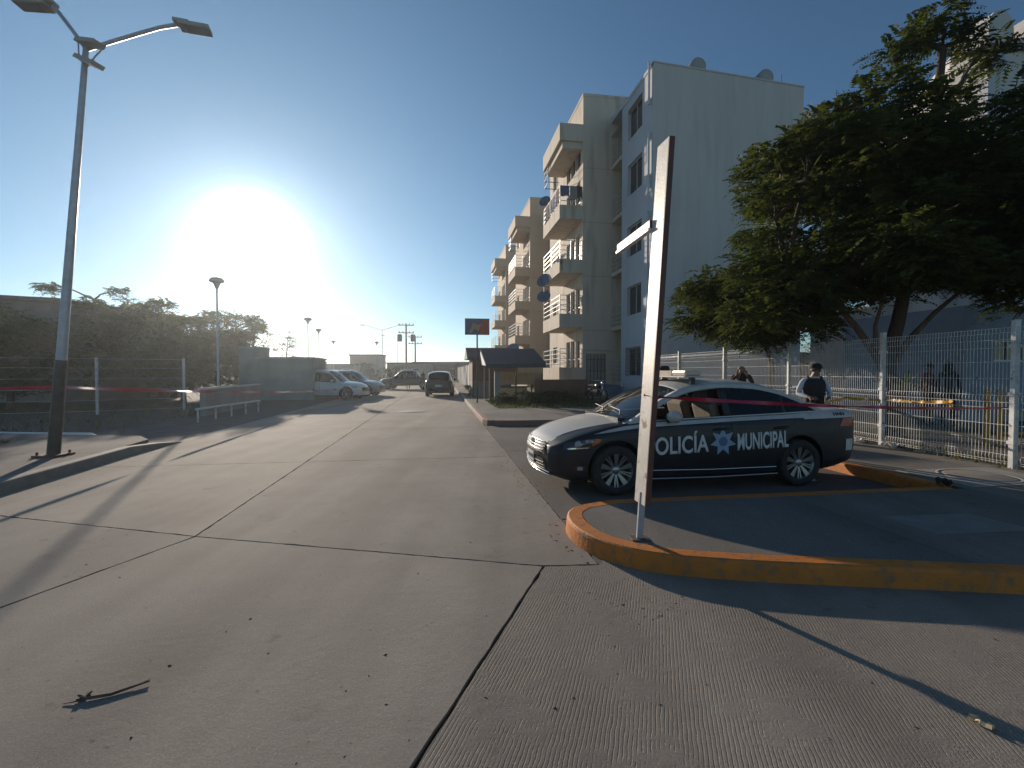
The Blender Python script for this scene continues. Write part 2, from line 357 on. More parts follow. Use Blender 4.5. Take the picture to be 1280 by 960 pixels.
# ------------------------------------------------------------------ ground
def clip(poly, cell):
    """polygon cut to a convex counter-clockwise cell"""
    out = list(poly)
    for i in range(len(cell)):
        a, b = cell[i], cell[(i + 1) % len(cell)]; inp = out; out = []
        if not inp: return []
        def side(p): return (b[0] - a[0]) * (p[1] - a[1]) - (b[1] - a[1]) * (p[0] - a[0])
        for k in range(len(inp)):
            p, q = inp[k - 1], inp[k]; sp, sq = side(p), side(q)
            if (sp >= 0) != (sq >= 0):
                u = sp / (sp - sq); out.append((p[0] + (q[0] - p[0]) * u, p[1] + (q[1] - p[1]) * u))
            if sq >= 0: out.append(q)
    return out
def ccw(poly):
    poly = [(p[0], p[1]) for p in poly]
    a = sum(poly[i][0] * poly[(i + 1) % len(poly)][1] - poly[(i + 1) % len(poly)][0] * poly[i][1] for i in range(len(poly)))
    return poly if a > 0 else poly[::-1]
def shrink(poly, g):
    poly = ccw(poly); n = len(poly); out = []
    for i in range(n):
        p0, p1, p2 = Vector(poly[i - 1]), Vector(poly[i]), Vector(poly[(i + 1) % n])
        d1 = (p1 - p0).normalized(); d2 = (p2 - p1).normalized()
        n1 = Vector((-d1.y, d1.x)); n2 = Vector((-d2.y, d2.x)); b = (n1 + n2); b = b / max(0.3, b.dot(n1))
        out.append(tuple(p1 + b * g))
    return out
def ragged(poly, step, amp):
    out = []; n = len(poly)
    for i in range(n):
        a, b = Vector(poly[i]), Vector(poly[(i + 1) % n]); L = (b - a).length; k = max(1, min(60, int(L / step)))
        nn = Vector((-(b - a).y, (b - a).x)).normalized() if L > 1e-6 else Vector((0, 0))
        for j in range(k):
            q = a + (b - a) * (j / k); out.append(tuple(q + nn * (rnd.uniform(-amp, amp) + (rnd.uniform(0, 2.5 * amp) if rnd.random() < 0.12 else 0))))
    return out
def slab(poly, z0, z1, name, mat, parent, gap=0.008, amp=0.004, step=0.12, tilt=0.0):
    p = shrink(poly, gap)
    if amp: p = ragged(p, step, amp)
    b = MB(); b.prism(p, z0, z1)
    o = b.build(name, mat, parent)
    return o

ground = struct(MB().add([(-560, -60, -0.06), (560, -60, -0.06), (560, 560, -0.06), (-560, 560, -0.06)], [(0, 1, 2, 3)]).build('ground', 'dirt'))
lot = struct(MB().add([P(-40, -4, -0.035), P(-7.0, -4, -0.035), P(-7.0, 45, -0.035), P(-40, 45, -0.035)], [(0, 1, 2, 3)]).build('parking_lot', 'asphalt'))
road = struct(MB().add([(-30, -12, -0.02), (30, -12, -0.02), tuple(P(30, 4, -0.02)), tuple(P(5.2, 5, -0.02)), tuple(P(5.2, 11, -0.02)), tuple(P(0.3, 11, -0.02)), tuple(P(0.3, 95, -0.02)),
                        tuple(P(-40, 95, -0.02)), tuple(P(-40, 45, -0.02)), tuple(P(-7.2, 45, -0.02)), tuple(P(-7.2, 3, -0.02)), (-30, 6, -0.02)], [tuple(range(12))]).build('road', 'joint_dirt'))
N_ = Vector((-2.99, 4.49)); M_ = Vector((0.253, 3.80)); K_ = Vector((0.70, 3.83))
dA = Vector((-0.266, -0.964)); dB = Vector((-0.311, -0.950))
def v2(v): return (v[0], v[1])
SR = 'concrete_slab'
# near slabs of the side street
slab([v2(N_ + dA * 7), v2(M_ + dB * 6.5), v2(M_), v2(N_)], -0.02, 0.0, SR, 'road_concrete_near', road, 0.011, 0.004, 0.07)
slab([v2(M_ + dB * 6.5), (5.6, -3.6), (6.2, 3.5), (1.0, 4.6), v2(K_), v2(M_)], -0.02, 0.0, SR, 'road_concrete_grooved', road, 0.010, 0.004, 0.07)
slab([(5.6, -3.6), (16, -5.6), (16, 2.5), (6.2, 3.5)], -0.02, 0.0, SR, 'road_concrete_grooved', road, 0.008, 0.003)
slab([(-6.73, 5.45), (-12, 6.8), (-14, 3.2), v2(N_ + dA * 7), v2(N_)], -0.02, 0.0, SR, 'road_concrete_near', road, 0.009, 0.004, 0.07)
# rows of the main street
slab([v2(N_), v2(M_), v2(K_), v2(P(0, 5)), v2(P(-3.55, 5))], -0.02, 0.0, SR, 'road_concrete', road, 0.009, 0.005, 0.07)
slab([(-6.73, 5.45), v2(N_), v2(P(-3.55, 5)), v2(P(-7.1, 5))], -0.02, 0.0, SR, 'road_concrete', road, 0.009, 0.005, 0.07)
for k in range(18):
    t0 = 5 + 5 * k
    for s0 in (-3.55, -7.1):
        g = 0.009 if k < 6 else 0.015
        if k == 0: g = 0.007
        slab([v2(P(s0, t0)), v2(P(s0 + 3.55, t0)), v2(P(s0 + 3.55, t0 + 5)), v2(P(s0, t0 + 5))], -0.02, 0.0 - 0.0006 * (k % 2), SR, 'road_concrete', road, g, 0.006 if k < 4 else 0, 0.1)
for t0 in (1.2, 5.6):
    for s0 in (0, 2.5):
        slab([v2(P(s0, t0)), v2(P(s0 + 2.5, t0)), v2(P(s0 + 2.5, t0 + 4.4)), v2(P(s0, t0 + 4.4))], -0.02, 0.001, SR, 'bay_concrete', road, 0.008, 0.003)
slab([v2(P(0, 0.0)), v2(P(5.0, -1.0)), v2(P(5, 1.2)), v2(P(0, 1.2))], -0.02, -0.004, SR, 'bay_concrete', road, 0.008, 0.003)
slab([v2(P(-40, 47)), v2(P(-7.1, 47)), v2(P(-7.1, 60)), v2(P(-40, 60))], -0.02, -0.001, SR, 'road_concrete', road, 0.02, 0)

# sidewalks with kerbs
def arc(pts): return [Vector((p[0], p[1])) for p in pts]
right_path = arc([(16, 1.7), (9, 2.62), (3.54, 3.32), (2.03, 3.49), (1.45, 3.585), (1.17, 3.66), (0.93, 3.785), (0.73, 3.98), (0.59, 4.25), (0.535, 4.55), (0.56, 4.80), (0.66, 4.99), (0.80, 5.10)]) + \
    [Vector(v2(P(s, t))) for s, t in ((0.6, 1.35), (4.85, 1.35), (4.85, 10.0), (0.75, 10.0), (0.35, 10.08), (0.1, 10.3), (0.0, 10.7), (0.0, 16), (0, 40), (0.0, 95))]
left_path = arc([(-5.2, -2), (-5.9, 2.5), (-6.5, 6.1), (-6.75, 7.2), (-7.15, 9.0), (-7.25, 9.9), (-7.3, 10.7)])
def offset_path(path, w, side):
    out = []
    for i, p in enumerate(path):
        a = path[max(i - 1, 0)]; b = path[min(i + 1, len(path) - 1)]
        d1 = (p - a).normalized() if i > 0 else (b - p).normalized(); d2 = (b - p).normalized() if i < len(path) - 1 else d1
        n1 = Vector((d1.y, -d1.x)) * side; n2 = Vector((d2.y, -d2.x)) * side
        m = n1 + n2; m = m / max(0.25, m.dot(n1)); out.append(p + m * w)
    return out
def kerb(path, w, h, side, name, mat, hs=None):
    inner = offset_path(path, w, side); bev = offset_path(path, 0.022, side); foot = offset_path(path, -0.012, side)
    n = len(path); vs = []
    for i in range(n):
        hh = hs[i] if hs else h
        vs += [(foot[i].x, foot[i].y, -0.02), (path[i].x, path[i].y, max(hh - 0.03, -0.01)), (path[i].x + (bev[i].x - path[i].x) * 0.3, path[i].y + (bev[i].y - path[i].y) * 0.3, hh - 0.008), (bev[i].x, bev[i].y, hh), (inner[i].x, inner[i].y, hh), (inner[i].x, inner[i].y, -0.02)]
    fs = []
    for i in range(n - 1):
        for k in range(5):
            f = (i * 6 + k, (i + 1) * 6 + k, (i + 1) * 6 + k + 1, i * 6 + k + 1); fs.append(f if side < 0 else f[::-1])
    fs += [tuple(range(6)), tuple(range((n - 1) * 6, n * 6))[::-1]]
    b = MB(); b.add(vs, fs, 0, False)
    ko = struct(b.build(name, mat))
    acc = 0.6
    for i in range(0):
        seg = (path[i + 1] - path[i]).length; dr = (path[i + 1] - path[i]).normalized()
        while acc < seg:
            if path[i].length < 16 and not hs:
                pr = [Vector(vs[i * 6 + k]).lerp(Vector(vs[(i + 1) * 6 + k]), acc / seg) for k in range(5)]; q3 = Vector((dr.x, dr.y, 0)) * .004
                out = Vector((-dr.y, dr.x, 0)) * side * .0015
                pr = [q + out + Vector((0, 0, .0015)) for q in pr]; jb = MB()
                jb.add([q - q3 for q in pr] + [q + q3 for q in pr], [(k, k + 1, 5 + k + 1, 5 + k) for k in range(4)]); jb.build('kerb_joint', 'joint_dirt', ko)
            acc += 1.55
        acc -= seg
    return ko, inner
def densify(path, step=0.25, until=6):
    out = []
    for i in range(len(path) - 1):
        a, b = path[i], path[i + 1]; L = (b - a).length; k = max(1, min(24, int(L / step)))
        for j in range(k): out.append(a + (b - a) * (j / k))
    out.append(path[-1]); return out
KH = 0.15
def round_path(path, lo, hi, n=4):
    out = list(path[:lo + 1])
    for i in range(lo, hi):
        p0, p1, p2, p3 = path[i - 1], path[i], path[i + 1], path[min(i + 2, len(path) - 1)]
        for j in range(1, n + 1):
            u = j / n; out.append(0.5 * ((2 * p1) + (p2 - p0) * u + (2 * p0 - 5 * p1 + 4 * p2 - p3) * u * u + (3 * p1 - p0 - 3 * p2 + p3) * u ** 3))
    return out + list(path[hi + 1:])
n0 = len(right_path); right_path = round_path(right_path, 3, 12); dn = len(right_path) - n0
yk, inner_y = kerb(right_path[:15 + dn], 0.15, KH, 1, 'kerb', 'kerb_yellow')
yk2, _ = kerb(right_path[14 + dn:16 + dn], 0.15, KH, 1, 'kerb', 'kerb_yellow')
yk3, _ = kerb(right_path[15 + dn:21 + dn], 0.15, KH, 1, 'kerb', 'kerb_red')
yk4, _ = kerb(right_path[20 + dn:], 0.15, KH, 1, 'kerb', 'kerb_plain')
inner_r = offset_path(right_path, 0.15, 1)
swpoly = [(p.x, p.y) for p in inner_r] + [v2(P(60, 95)), v2(P(60, -12))]
sw = struct(MB().add([(p[0], p[1], KH - 0.03) for p in swpoly], [tuple(range(len(swpoly)))[::-1]]).build('sidewalk', 'joint_dirt'))
scell = []
for s0, s1 in ((0.1, 2.62), (2.62, 5.0), (5.0, 7.35), (7.35, 10.0), (10, 14)):
    for t0, t1 in ((-3.2, 1.21),) : scell.append((s0, s1, t0, t1))
for t0 in np.arange(1.21, 30, 2.2):
    for s0, s1 in ((0.15, 2.6), (2.6, 5.0), (5.0, 7.35)):
        if t0 < 9 and s0 < 5: continue
        scell.append((s0, s1, t0, t0 + 2.2))
for (s0, s1, t0, t1) in scell:
    g = 0.005
    cell = ccw([v2(P(s0 + g, t0 + g)), v2(P(s1 - g, t0 + g)), v2(P(s1 - g, t1 - g)), v2(P(s0 + g, t1 - g))])
    if s0 < 5 and 1.2 < t1 and 1.5 < t0 < 10.1:
        cell = clip(cell, ccw([v2(P(-1, 10.155)), v2(P(6, 10.155)), v2(P(6, 60)), v2(P(-1, 60))]))
        poly = cell
    else: poly = clip(ccw(swpoly), cell)
    if len(poly) < 3: continue
    q = [poly[0]]
    for p in poly[1:]:
        if (Vector(p) - Vector(q[-1])).length > 1e-3: q.append(p)
    if (Vector(q[0]) - Vector(q[-1])).length < 1e-3: q.pop()
    if len(q) < 3: continue
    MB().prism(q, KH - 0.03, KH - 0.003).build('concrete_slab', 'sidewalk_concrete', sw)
far_sw = MB()
far_sw.add([P(7.36, -6, KH - 0.004), P(60, -12, KH - 0.004), P(60, 95, KH - 0.004), P(0.15, 95, KH - 0.004), P(0.15, 31, KH - 0.004), P(7.36, 31, KH - 0.004)], [(0, 1, 2, 3, 4, 5)])
struct(far_sw.build('yard_ground', 'dirt'))
# repaired patch and manhole in the sidewalk
def disc_ring(b, c, r0, r1, z, n=40, mi=0):
    vs = [(c[0] + r * math.cos(2 * math.pi * k / n), c[1] + r * math.sin(2 * math.pi * k / n), z) for r in (r0, r1) for k in range(n)]
    b.add(vs, [(k, (k + 1) % n, n + (k + 1) % n, n + k)[::-1] for k in range(n)], mi)
mh = thing('manhole_cover', 'round manhole cover set in a pale square concrete collar on the sidewalk by the fence', 'manhole cover', (6.28, 6.42, KH - 0.003), TH)
cb = MB(); cb.prism([(-0.75, -0.5), (0.75, -0.5), (0.75, 0.5), (-0.75, 0.5)], 0, 0.008); cb.build('collar', pm('collar_concrete', (0.36, 0.34, 0.30), (0.29, 0.27, 0.24), 3, 0.8, 0.3, 50), mh)
cb = MB(); cb.lathe([(0.0, 0.016), (0.36, 0.016), (0.372, 0.013), (0.38, 0.006)], (0, 0, 0), n=40); cb.build('cover', 'kerb_plain', mh)
cb = MB(); cb.lathe([(0.395, 0.006), (0.40, 0.014), (0.44, 0.014), (0.445, 0.006)], (0, 0, 0), n=40); cb.build('rim_ring', 'wall_grey', mh)
mh2 = thing('manhole_cover', 'pale manhole cover in the middle of the far carriageway', 'manhole cover', P(-2.3, 15.5, 0.001), TH)
cb = MB(); cb.lathe([(0.0, 0.012), (0.55, 0.012), (0.60, 0.0)], (0, 0, 0), n=28); cb.build('cover', 'collar_concrete', mh2)
# drain patch on island
pt = MB(); pt.prism([v2(P(3.0, -0.15)), v2(P(3.95, -0.2)), v2(P(3.9, 0.32)), v2(P(2.95, 0.35))], KH - 0.003, KH + 0.001); struct(pt.build('repair_patch', pm('patch_concrete', (0.25, 0.235, 0.21), (0.20, 0.185, 0.165), 5, 0.85, 0.4, 50)))

# left sidewalk
lh = [KH, KH, KH, KH, KH, 0.09, 0.0]
lk, inner_l = kerb(left_path, 0.16, KH, -1, 'kerb', 'kerb_plain', hs=lh)
lp = [(p.x, p.y) for p in inner_l[:6]] + [(-8.2, 10.55), (-10.5, 10.8), (-30, 13.5), (-30, -4)]
lsw = struct(MB().add([(p[0], p[1], KH - 0.03 if i != 5 else 0.06) for i, p in enumerate(lp)], [tuple(range(len(lp)))]).build('sidewalk', 'joint_dirt'))
for t0 in np.arange(-4, 11, 2.4):
    for s0, s1 in ((-9.4, -5.6), (-12.0, -9.41)):
        cell = ccw([v2(P(s0, t0)), v2(P(s1, t0)), v2(P(s1, t0 + 2.39)), v2(P(s0, t0 + 2.39))])
        poly = clip(ccw(lp[:5] + [(-7.6, 10.0), (-8.2, 10.55)] + lp[7:]), cell)
        if len(poly) > 2: MB().prism(poly, 0.05, KH - 0.004).build('concrete_slab', 'sidewalk_concrete', lsw)
dl = MB(); dl.prism([v2(P(-9.62, 7.2)), v2(P(-9.62, -6)), v2(P(-40, -6)), v2(P(-40, 5.5)), v2(P(-12, 7.2))], 0.02, KH + 0.004); struct(dl.build('verge', 'dirt'))
wk = MB(); wk.tube([(-13.0, 11.3, 0.09), (-11.2, 11.0, 0.10), (-9.6, 10.9, 0.10), (-8.9, 10.4, 0.05)], [0.07] * 4, 8)
tag(wk.build('edging', 'white_paint'), 'low white painted concrete edging curving along the left sidewalk end', 'edging')
# ------------------------------------------------------------------ buildings
def wall_grid(b, org, u, n, width, height, openings, depth=0.18, mi=0, z0=0.0):
    """wall face through org, running along unit u with outward normal n; openings (u0,u1,z0,z1) get reveals"""
    org = Vector(org); u = Vector(u); n = Vector(n); Z = Vector((0, 0, 1))
    us = sorted({0.0, width, *[o[0] for o in openings], *[o[1] for o in openings]})
    zs = sorted({z0, height, *[o[2] for o in openings], *[o[3] for o in openings]})
    flip = u.cross(Z).dot(n) < 0
    def q(a, bb, c, d):
        f = (0, 1, 2, 3); b.add([a, bb, c, d], [f if not flip else f[::-1]], mi)
    for i in range(len(us) - 1):
        for j in range(len(zs) - 1):
            cu, cz = (us[i] + us[i + 1]) / 2, (zs[j] + zs[j + 1]) / 2
            if any(o[0] < cu < o[1] and o[2] < cz < o[3] for o in openings): continue
            q(org + u * us[i] + Z * zs[j], org + u * us[i + 1] + Z * zs[j], org + u * us[i + 1] + Z * zs[j + 1], org + u * us[i] + Z * zs[j + 1])
    for (a, c, e0, e1) in openings:
        p = [org + u * a + Z * e0, org + u * c + Z * e0, org + u * c + Z * e1, org + u * a + Z * e1]; k = [x - n * depth for x in p]
        for i in range(4):
            j = (i + 1) % 4; q(p[i], p[j], k[j], k[i])
def window_at(parent, org, u, n, a, c, e0, e1, frame='white_paint', pane='dark_window', mull=1, depth=0.12, trans=0, sill=False):
    org = Vector(org); u = Vector(u); n = Vector(n); Z = Vector((0, 0, 1)); fw = 0.045
    b = MB(); base = org - n * depth
    def fb(u0, u1, z0, z1): b.obox(base + u * (u0 + u1) / 2 + Z * (z0 + z1) / 2, u * (u1 - u0) / 2, n * 0.03, Z * (z1 - z0) / 2)
    fb(a, a + fw, e0, e1); fb(c - fw, c, e0, e1); fb(a + fw, c - fw, e0, e0 + fw); fb(a + fw, c - fw, e1 - fw, e1)
    for k in range(mull):
        m = a + (c - a) * (k + 1) / (mull + 1); fb(m - fw / 2, m + fw / 2, e0 + fw, e1 - fw)
    for k in range(trans):
        m = e0 + (e1 - e0) * (k + 1) / (trans + 1); fb(a + fw, c - fw, m - fw / 2 - 0.001, m + fw / 2 - 0.001)
    w = b.build('window', frame, parent)
    g = MB(); g.obox(base - n * 0.01 + u * (a + c) / 2 + Z * (e0 + e1) / 2, u * ((c - a) / 2 - 0.01), n * 0.006, Z * ((e1 - e0) / 2 - 0.01)); g.build('pane', pane, w)
    return w
FL = [1.08, 3.95, 6.86, 9.73, 12.6]
HB, HM, HW = 16.35, 15.9, 14.78
XA, YA = Vector((1, 0, 0)), Vector((0, 1, 0))

def dish_parts(root, r, mat, az, el, arm=True):
    """parabolic dish turned to azimuth az (from +Y to +X) and elevation el, its mast foot at the root"""
    d_ = Vector((math.sin(R(az)) * math.cos(R(el)), math.cos(R(az)) * math.cos(R(el)), math.sin(R(el))))
    q = d_.to_track_quat('Z', 'Y').to_matrix().to_4x4(); c = Vector((0, 0, 0.45 * r + 0.45))
    b = MB(); b.lathe([(0, 0), (r * .3, .018 * r), (r * .6, .07 * r), (r * .85, .14 * r), (r, .2 * r), (r, .225 * r), (r * .85, .165 * r), (r * .6, .095 * r), (0, .02)], (0, 0, 0), n=24)
    o = b.build('reflector', mat, root); o.matrix_local = Matrix.Translation(c) @ q
    f = c + d_ * r * 1.0 + Vector((0, 0, -0.25 * r))
    b = MB(); b.tube([c - Vector((0, 0, r * 0.8)), f], 0.014, 6); b.cyl(f - d_ * 0.02, f + Vector((0, 0, 0.02)) - d_ * 0.14, 0.035, 8); b.build('feed_arm', 'dark_metal', root)
    b = MB(); b.tube([(0, 0, 0), (0, 0, c.z - 0.1), c - d_ * 0.04], 0.02, 6); b.build('mast', 'dark_metal', root)
def dish(label, loc, r, mat, az, el, rz=0):
    t = thing('satellite_dish', label, 'satellite dish', loc, rz, 'satellite dishes on the balconies'); dish_parts(t, r, mat, az, el); return t

def balcony(root, x0, x1, y0, y1, z, wallmat, parapet=0.72, rail=1.02, bars=4):
    """slab, low parapet and a horizontal bar rail round three sides; x0 is the street side"""
    b = MB(); b.box(x0 + .1, x1, y0 + .1, y1 - .1, z, z + 0.14)
    b.box(x0, x1, y0, y0 + 0.10, z - 0.002, z + parapet); b.box(x0, x0 + .10, y0 + .1, y1 - .1, z - 0.002, z + parapet); b.box(x0, x1, y1 - .1, y1, z - 0.002, z + parapet)
    bal = b.build('balcony', wallmat, root)
    r = MB(); zt = z + parapet + rail
    for k in range(bars):
        zz = z + parapet + rail * (k + 1) / bars - 0.02
        r.bar((x0 + .05, y0 + .05, zz), (x1 - .01, y0 + .05, zz), 0.03); r.bar((x0 + .05, y1 - .05, zz), (x1 - .01, y1 - .05, zz), 0.03); r.bar((x0 + .05, y0 + .06, zz), (x0 + .05, y1 - .06, zz), 0.03)
    for (px, py) in ((x0 + .05, y0 + .05), (x0 + .05, y1 - .05), (x0 + .05, (y0 + y1) / 2), ((x0 + x1) / 2, y0 + .05), (x1 - .03, y0 + .05)):
        r.bar((px, py, z + parapet - .01), (px, py, zt), 0.035)
    r.build('railing', 'white_metal', bal)
    return bal

def module(k, label):
    """one stair block with its street facade, balconies and canopy; local y runs along the street"""
    root = thing('apartment_building', label, 'building', P(7.88, 16.18 + 15.3 * k), TH, 'apartment blocks along the right side of the street')
    wm = 'wall_cream' if k == 0 else 'wall_tan'
    # side block, stacked storey by storey with a fine joint between storeys
    y0, y1, x0 = 5.2, 13.0, -1.55
    zs = [0] + [f + 2.87 - 0.0 for f in FL[:-1]] + [HB]
    b = MB(); ops = []
    for f in FL: ops += [(0.5, 1.35, f + .15, f + 2.25), (1.5, 2.35, f + .15, f + 2.25), (2.5, 3.35, f + .15, f + 2.25), (5.6, 6.8, f + 1.0, f + 2.1)]
    wall_grid(b, (x0, y0, 0), YA, -XA, y1 - y0, HB, ops, 0.16)
    near = [(1.35, 4.4 - 1.55 + .0, 0, 2.75)] if False else []
    b.add([(x0, y0, 0), (5.0, y0, 0), (5.0, y0, HB), (x0, y0, HB)], [(0, 1, 2, 3)])
    b.add([(x0, y1, 0), (5.0, y1, 0), (5.0, y1, HB), (x0, y1, HB)], [(3, 2, 1, 0)])
    b.add([(x0, y0, HB - .35), (5, y0, HB - .35), (5, y1, HB - .35), (x0, y1, HB - .35)], [(0, 1, 2, 3)])
    b.build('wall', wm, root)
    b = MB()
    b.box(x0 - .02, 5.02, y0 - .02, y0 + .12, HB - .12, HB + .03); b.box(x0 - .021, x0 + .12, y0 + .12, y1, HB - .12, HB + .029)
    b.build('coping', wm, root)
    b = MB()
    for f in FL[1:]: b = MB(); b.box(x0 - .004, 1.0, y0 - .006, y0 + .01, f - .16, f - .14); b.build('storey_joint', 'wall_grey', root)
    for f in FL:
        for a in (0.5, 1.5, 2.5): window_at(root, (x0, y0, 0), YA, -XA, a, a + .85, f + .15, f + 2.25, mull=0, trans=1)
        window_at(root, (x0, y0, 0), YA, -XA, 5.6, 6.8, f + 1.0, f + 2.1, mull=1)
    for f in FL[:4]: balcony(root, x0 - 1.28, x0, y0 + 0.01, y0 + 4.1, f, wm)
    # canopy over the top balcony with hanging bars at its far end
    cz = 13.5
    b = MB(); b.box(x0 - 1.28, x0 - .001, y0 + .012, y0 + 4.2, cz + .35, cz + 1.25); b.box(x0 - 1.1, x0 - .001, y0 + .15, y0 + 4.0, cz, cz + .35)
    b.build('canopy', wm, root)
    b = MB()
    for i in range(3):
        zz = cz + .15 - .42 * i; b.bar((x0 - 1.2, y0 + 4.1, zz), (x0 - .3, y0 + 4.1, zz), .035); b.bar((x0 - 1.2, y0 + 3.1, zz), (x0 - 1.2, y0 + 4.1, zz), .035)
    b.bar((x0 - 1.2, y0 + 4.1, cz + .35), (x0 - 1.2, y0 + 4.1, cz - .72), .035); b.bar((x0 - 1.2, y0 + 3.1, cz + .35), (x0 - 1.2, y0 + 3.1, cz - .72), .035)
    b.build('railing', 'dark_metal', root)
    # barred service panel at the foot of the side wall
    b = MB(); b.box(-1.35, -0.25, y0 - .03, y0 - .002, .2, 2.55); pn = b.build('service_door', 'wall_grey', root)
    b = MB()
    for i in range(6): b.box(-1.33 + .2 * i, -1.30 + .2 * i, y0 - .05, y0 - .031, .25, 2.5)
    for i in range(4): b.box(-1.33, -.27, y0 - .047, y0 - .032, .4 + .6 * i, .43 + .6 * i)
    b.build('grille', 'dark_metal', pn)
    b = MB(); b.box(x0 - .005, 0.2, y0 - .05, y0 + .01, 2.72, 2.86); b.build('ledge', wm, root)
    return root

m0 = module(0, 'nearest cream stair block of the apartment row, with clothes on its top railing')
m1 = module(1, 'second tan stair block of the apartment row, just above the dark stall roof')
m2 = module(2, 'farthest small stair block of the apartment row, beside the billboard')

# the near wing: window wall towards the street, blank end wall towards the side street
wing = thing('apartment_building', 'near end wing of the apartments with a tall blank wall and water tanks on top', 'building', P(7.88, 16.18), TH)
b = MB(); ops = []
WZ = [(f + .35 if i else f + .45, f + 1.8 if i else f + 1.75) for i, f in enumerate(FL)]
WZ = [(1.35, 2.75), (4.3, 5.7), (7.15, 8.6), (10.1, 11.6), (12.8, 14.3)]
ops = [(1.15, 2.85, a, c) for a, c in WZ]
wall_grid(b, (0, 0, 0), YA, -XA, 3.6, HW, [(1.15, 2.85, a, c) for a, c in WZ], 0.2)
b.build('window_wall', 'wall_bluewhite', wing)
b = MB()
b.add([(0, 0, 0), (7.2, 0, 0), (7.2, 0, HW - .35), (0, 0, HW + .1)], [(0, 1, 2, 3)])
b.add([(7.2, 0, 0), (7.2, 16, 0), (7.2, 16, HW - .35), (7.2, 0, HW - .35)], [(0, 1, 2, 3)])
b.add([(0, 0, HW - .6), (7.2, 0, HW - .6), (7.2, 16, HW - .6), (0, 16, HW - .6)], [(0, 1, 2, 3)])
b.build('end_wall', 'wall_white', wing)
b = MB()
b.bar((-.03, .06, HW + .13), (7.22, .06, HW - .32), .18, .06); b.box(-.03, .12, .15, 3.6, HW - .02, HW + .14); b.box(7.05, 7.22, .15, 16, HW - .35, HW - .25)
b.box(-.02, .15, -.15, -.031, HW - 1.9, HW + .35) if False else None
b.build('coping', 'wall_white', wing)
for a, c in WZ:
    w = window_at(wing, (0, 0, 0), YA, -XA, 1.15, 2.85, a, c, frame='wall_bluewhite', mull=1, depth=0.15)
    if a < 2:
        g = MB()
        for i in range(9): g.box(-.07, -.05, 1.2, 2.8, a + .08 + .15 * i, a + .105 + .15 * i)
        g.box(-.072, -.048, 1.2, 1.23, a, c); g.box(-.072, -.048, 2.77, 2.8, a, c); g.build('grille', 'dark_metal', w)
# white downpipe on the corner in separate lengths
for z0, z1, nm in ((13.2, 15.05, 'downpipe'), (9.4, 12.0, 'downpipe'), (0.3, 8.6, 'downpipe')):
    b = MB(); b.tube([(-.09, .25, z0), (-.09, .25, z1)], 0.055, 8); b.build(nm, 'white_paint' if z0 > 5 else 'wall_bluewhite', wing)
# stair recess with landings
b = MB()
b.add([(1.6, 3.6, 0), (1.6, 5.2, 0), (1.6, 5.2, 15), (1.6, 3.6, 15)], [(3, 2, 1, 0)]); b.add([(0, 3.6, 0), (1.6, 3.6, 0), (1.6, 3.6, 15), (0, 3.6, 15)], [(3, 2, 1, 0)])
b.build('stair_recess', 'wall_tan', wing)
for f in FL:
    b = MB(); b.box(0.02, 1.59, 3.61, 5.19, f - .2, f); ld = b.build('landing', 'wall_cream', wing)
    b = MB()
    for i in range(5): b.bar((.06, 3.62, f + .2 + .22 * i), (.06, 5.18, f + .2 + .22 * i), .03)
    b.bar((.06, 4.4, f), (.06, 4.4, f + 1.1), .035); b.build('railing', 'white_metal', ld)
b = MB(); b.box(0.0, 1.6, 3.601, 5.199, 14.9, 15.15); b.build('recess_roof', 'wall_bluewhite', wing)
b = MB(); b.add([(0, 13.0, 0), (0, 20.5, 0), (0, 20.5, 15), (0, 13.0, 15)], [(3, 2, 1, 0)]); b.add([(0, 28.3, 0), (0, 35.8, 0), (0, 35.8, 15), (0, 28.3, 15)], [(3, 2, 1, 0)])
b.build('link_wall', 'wall_tan', wing)
b = MB(); b.box(7.22, 8.6, 4.5, 9.5, 0, 15.3); b.build('rear_wing', 'wall_grey', wing)
for z in (14.2, 11.6): window_at(wing, (7.25, 4.5, 0), XA, -YA, .35, 1.05, z - .6, z + .3, depth=-0.02, mull=0)
for x, lab in ((2.25, 'grey cylindrical tank on the blank wall top, nearer the street'), (5.55, 'grey cylindrical tank on the blank wall top, nearer the tree')):
    t = thing('water_tank', lab, 'water tank', P(7.88 + x, 16.18 + .5, HW + .10 - .0625 * x), TH, 'tanks on the roof edge')
    b = MB(); b.lathe([(0, -.6), (.32, -.6), (.36, -.55), (.36, .5), (.32, .56), (0, .6)], (0, .35, .40), 'y', 20); b.build('barrel', 'dish_grey', t)
    b = MB(); b.box(-.2, .2, .0, .08, 0, .1); b.box(-.2, .2, .6, .68, 0, .1); b.build('cradle', 'wall_grey', t)
t = thing('aerial', 'thin rod aerial on the far corner of the blank wall roof', 'aerial', P(7.88 + 6.7, 17.0, HW - .3), TH)
b = MB(); b.tube([(0, 0, 0), (0, 0, 1.0)], .012, 5); b.build('rod', 'dark_metal', t)

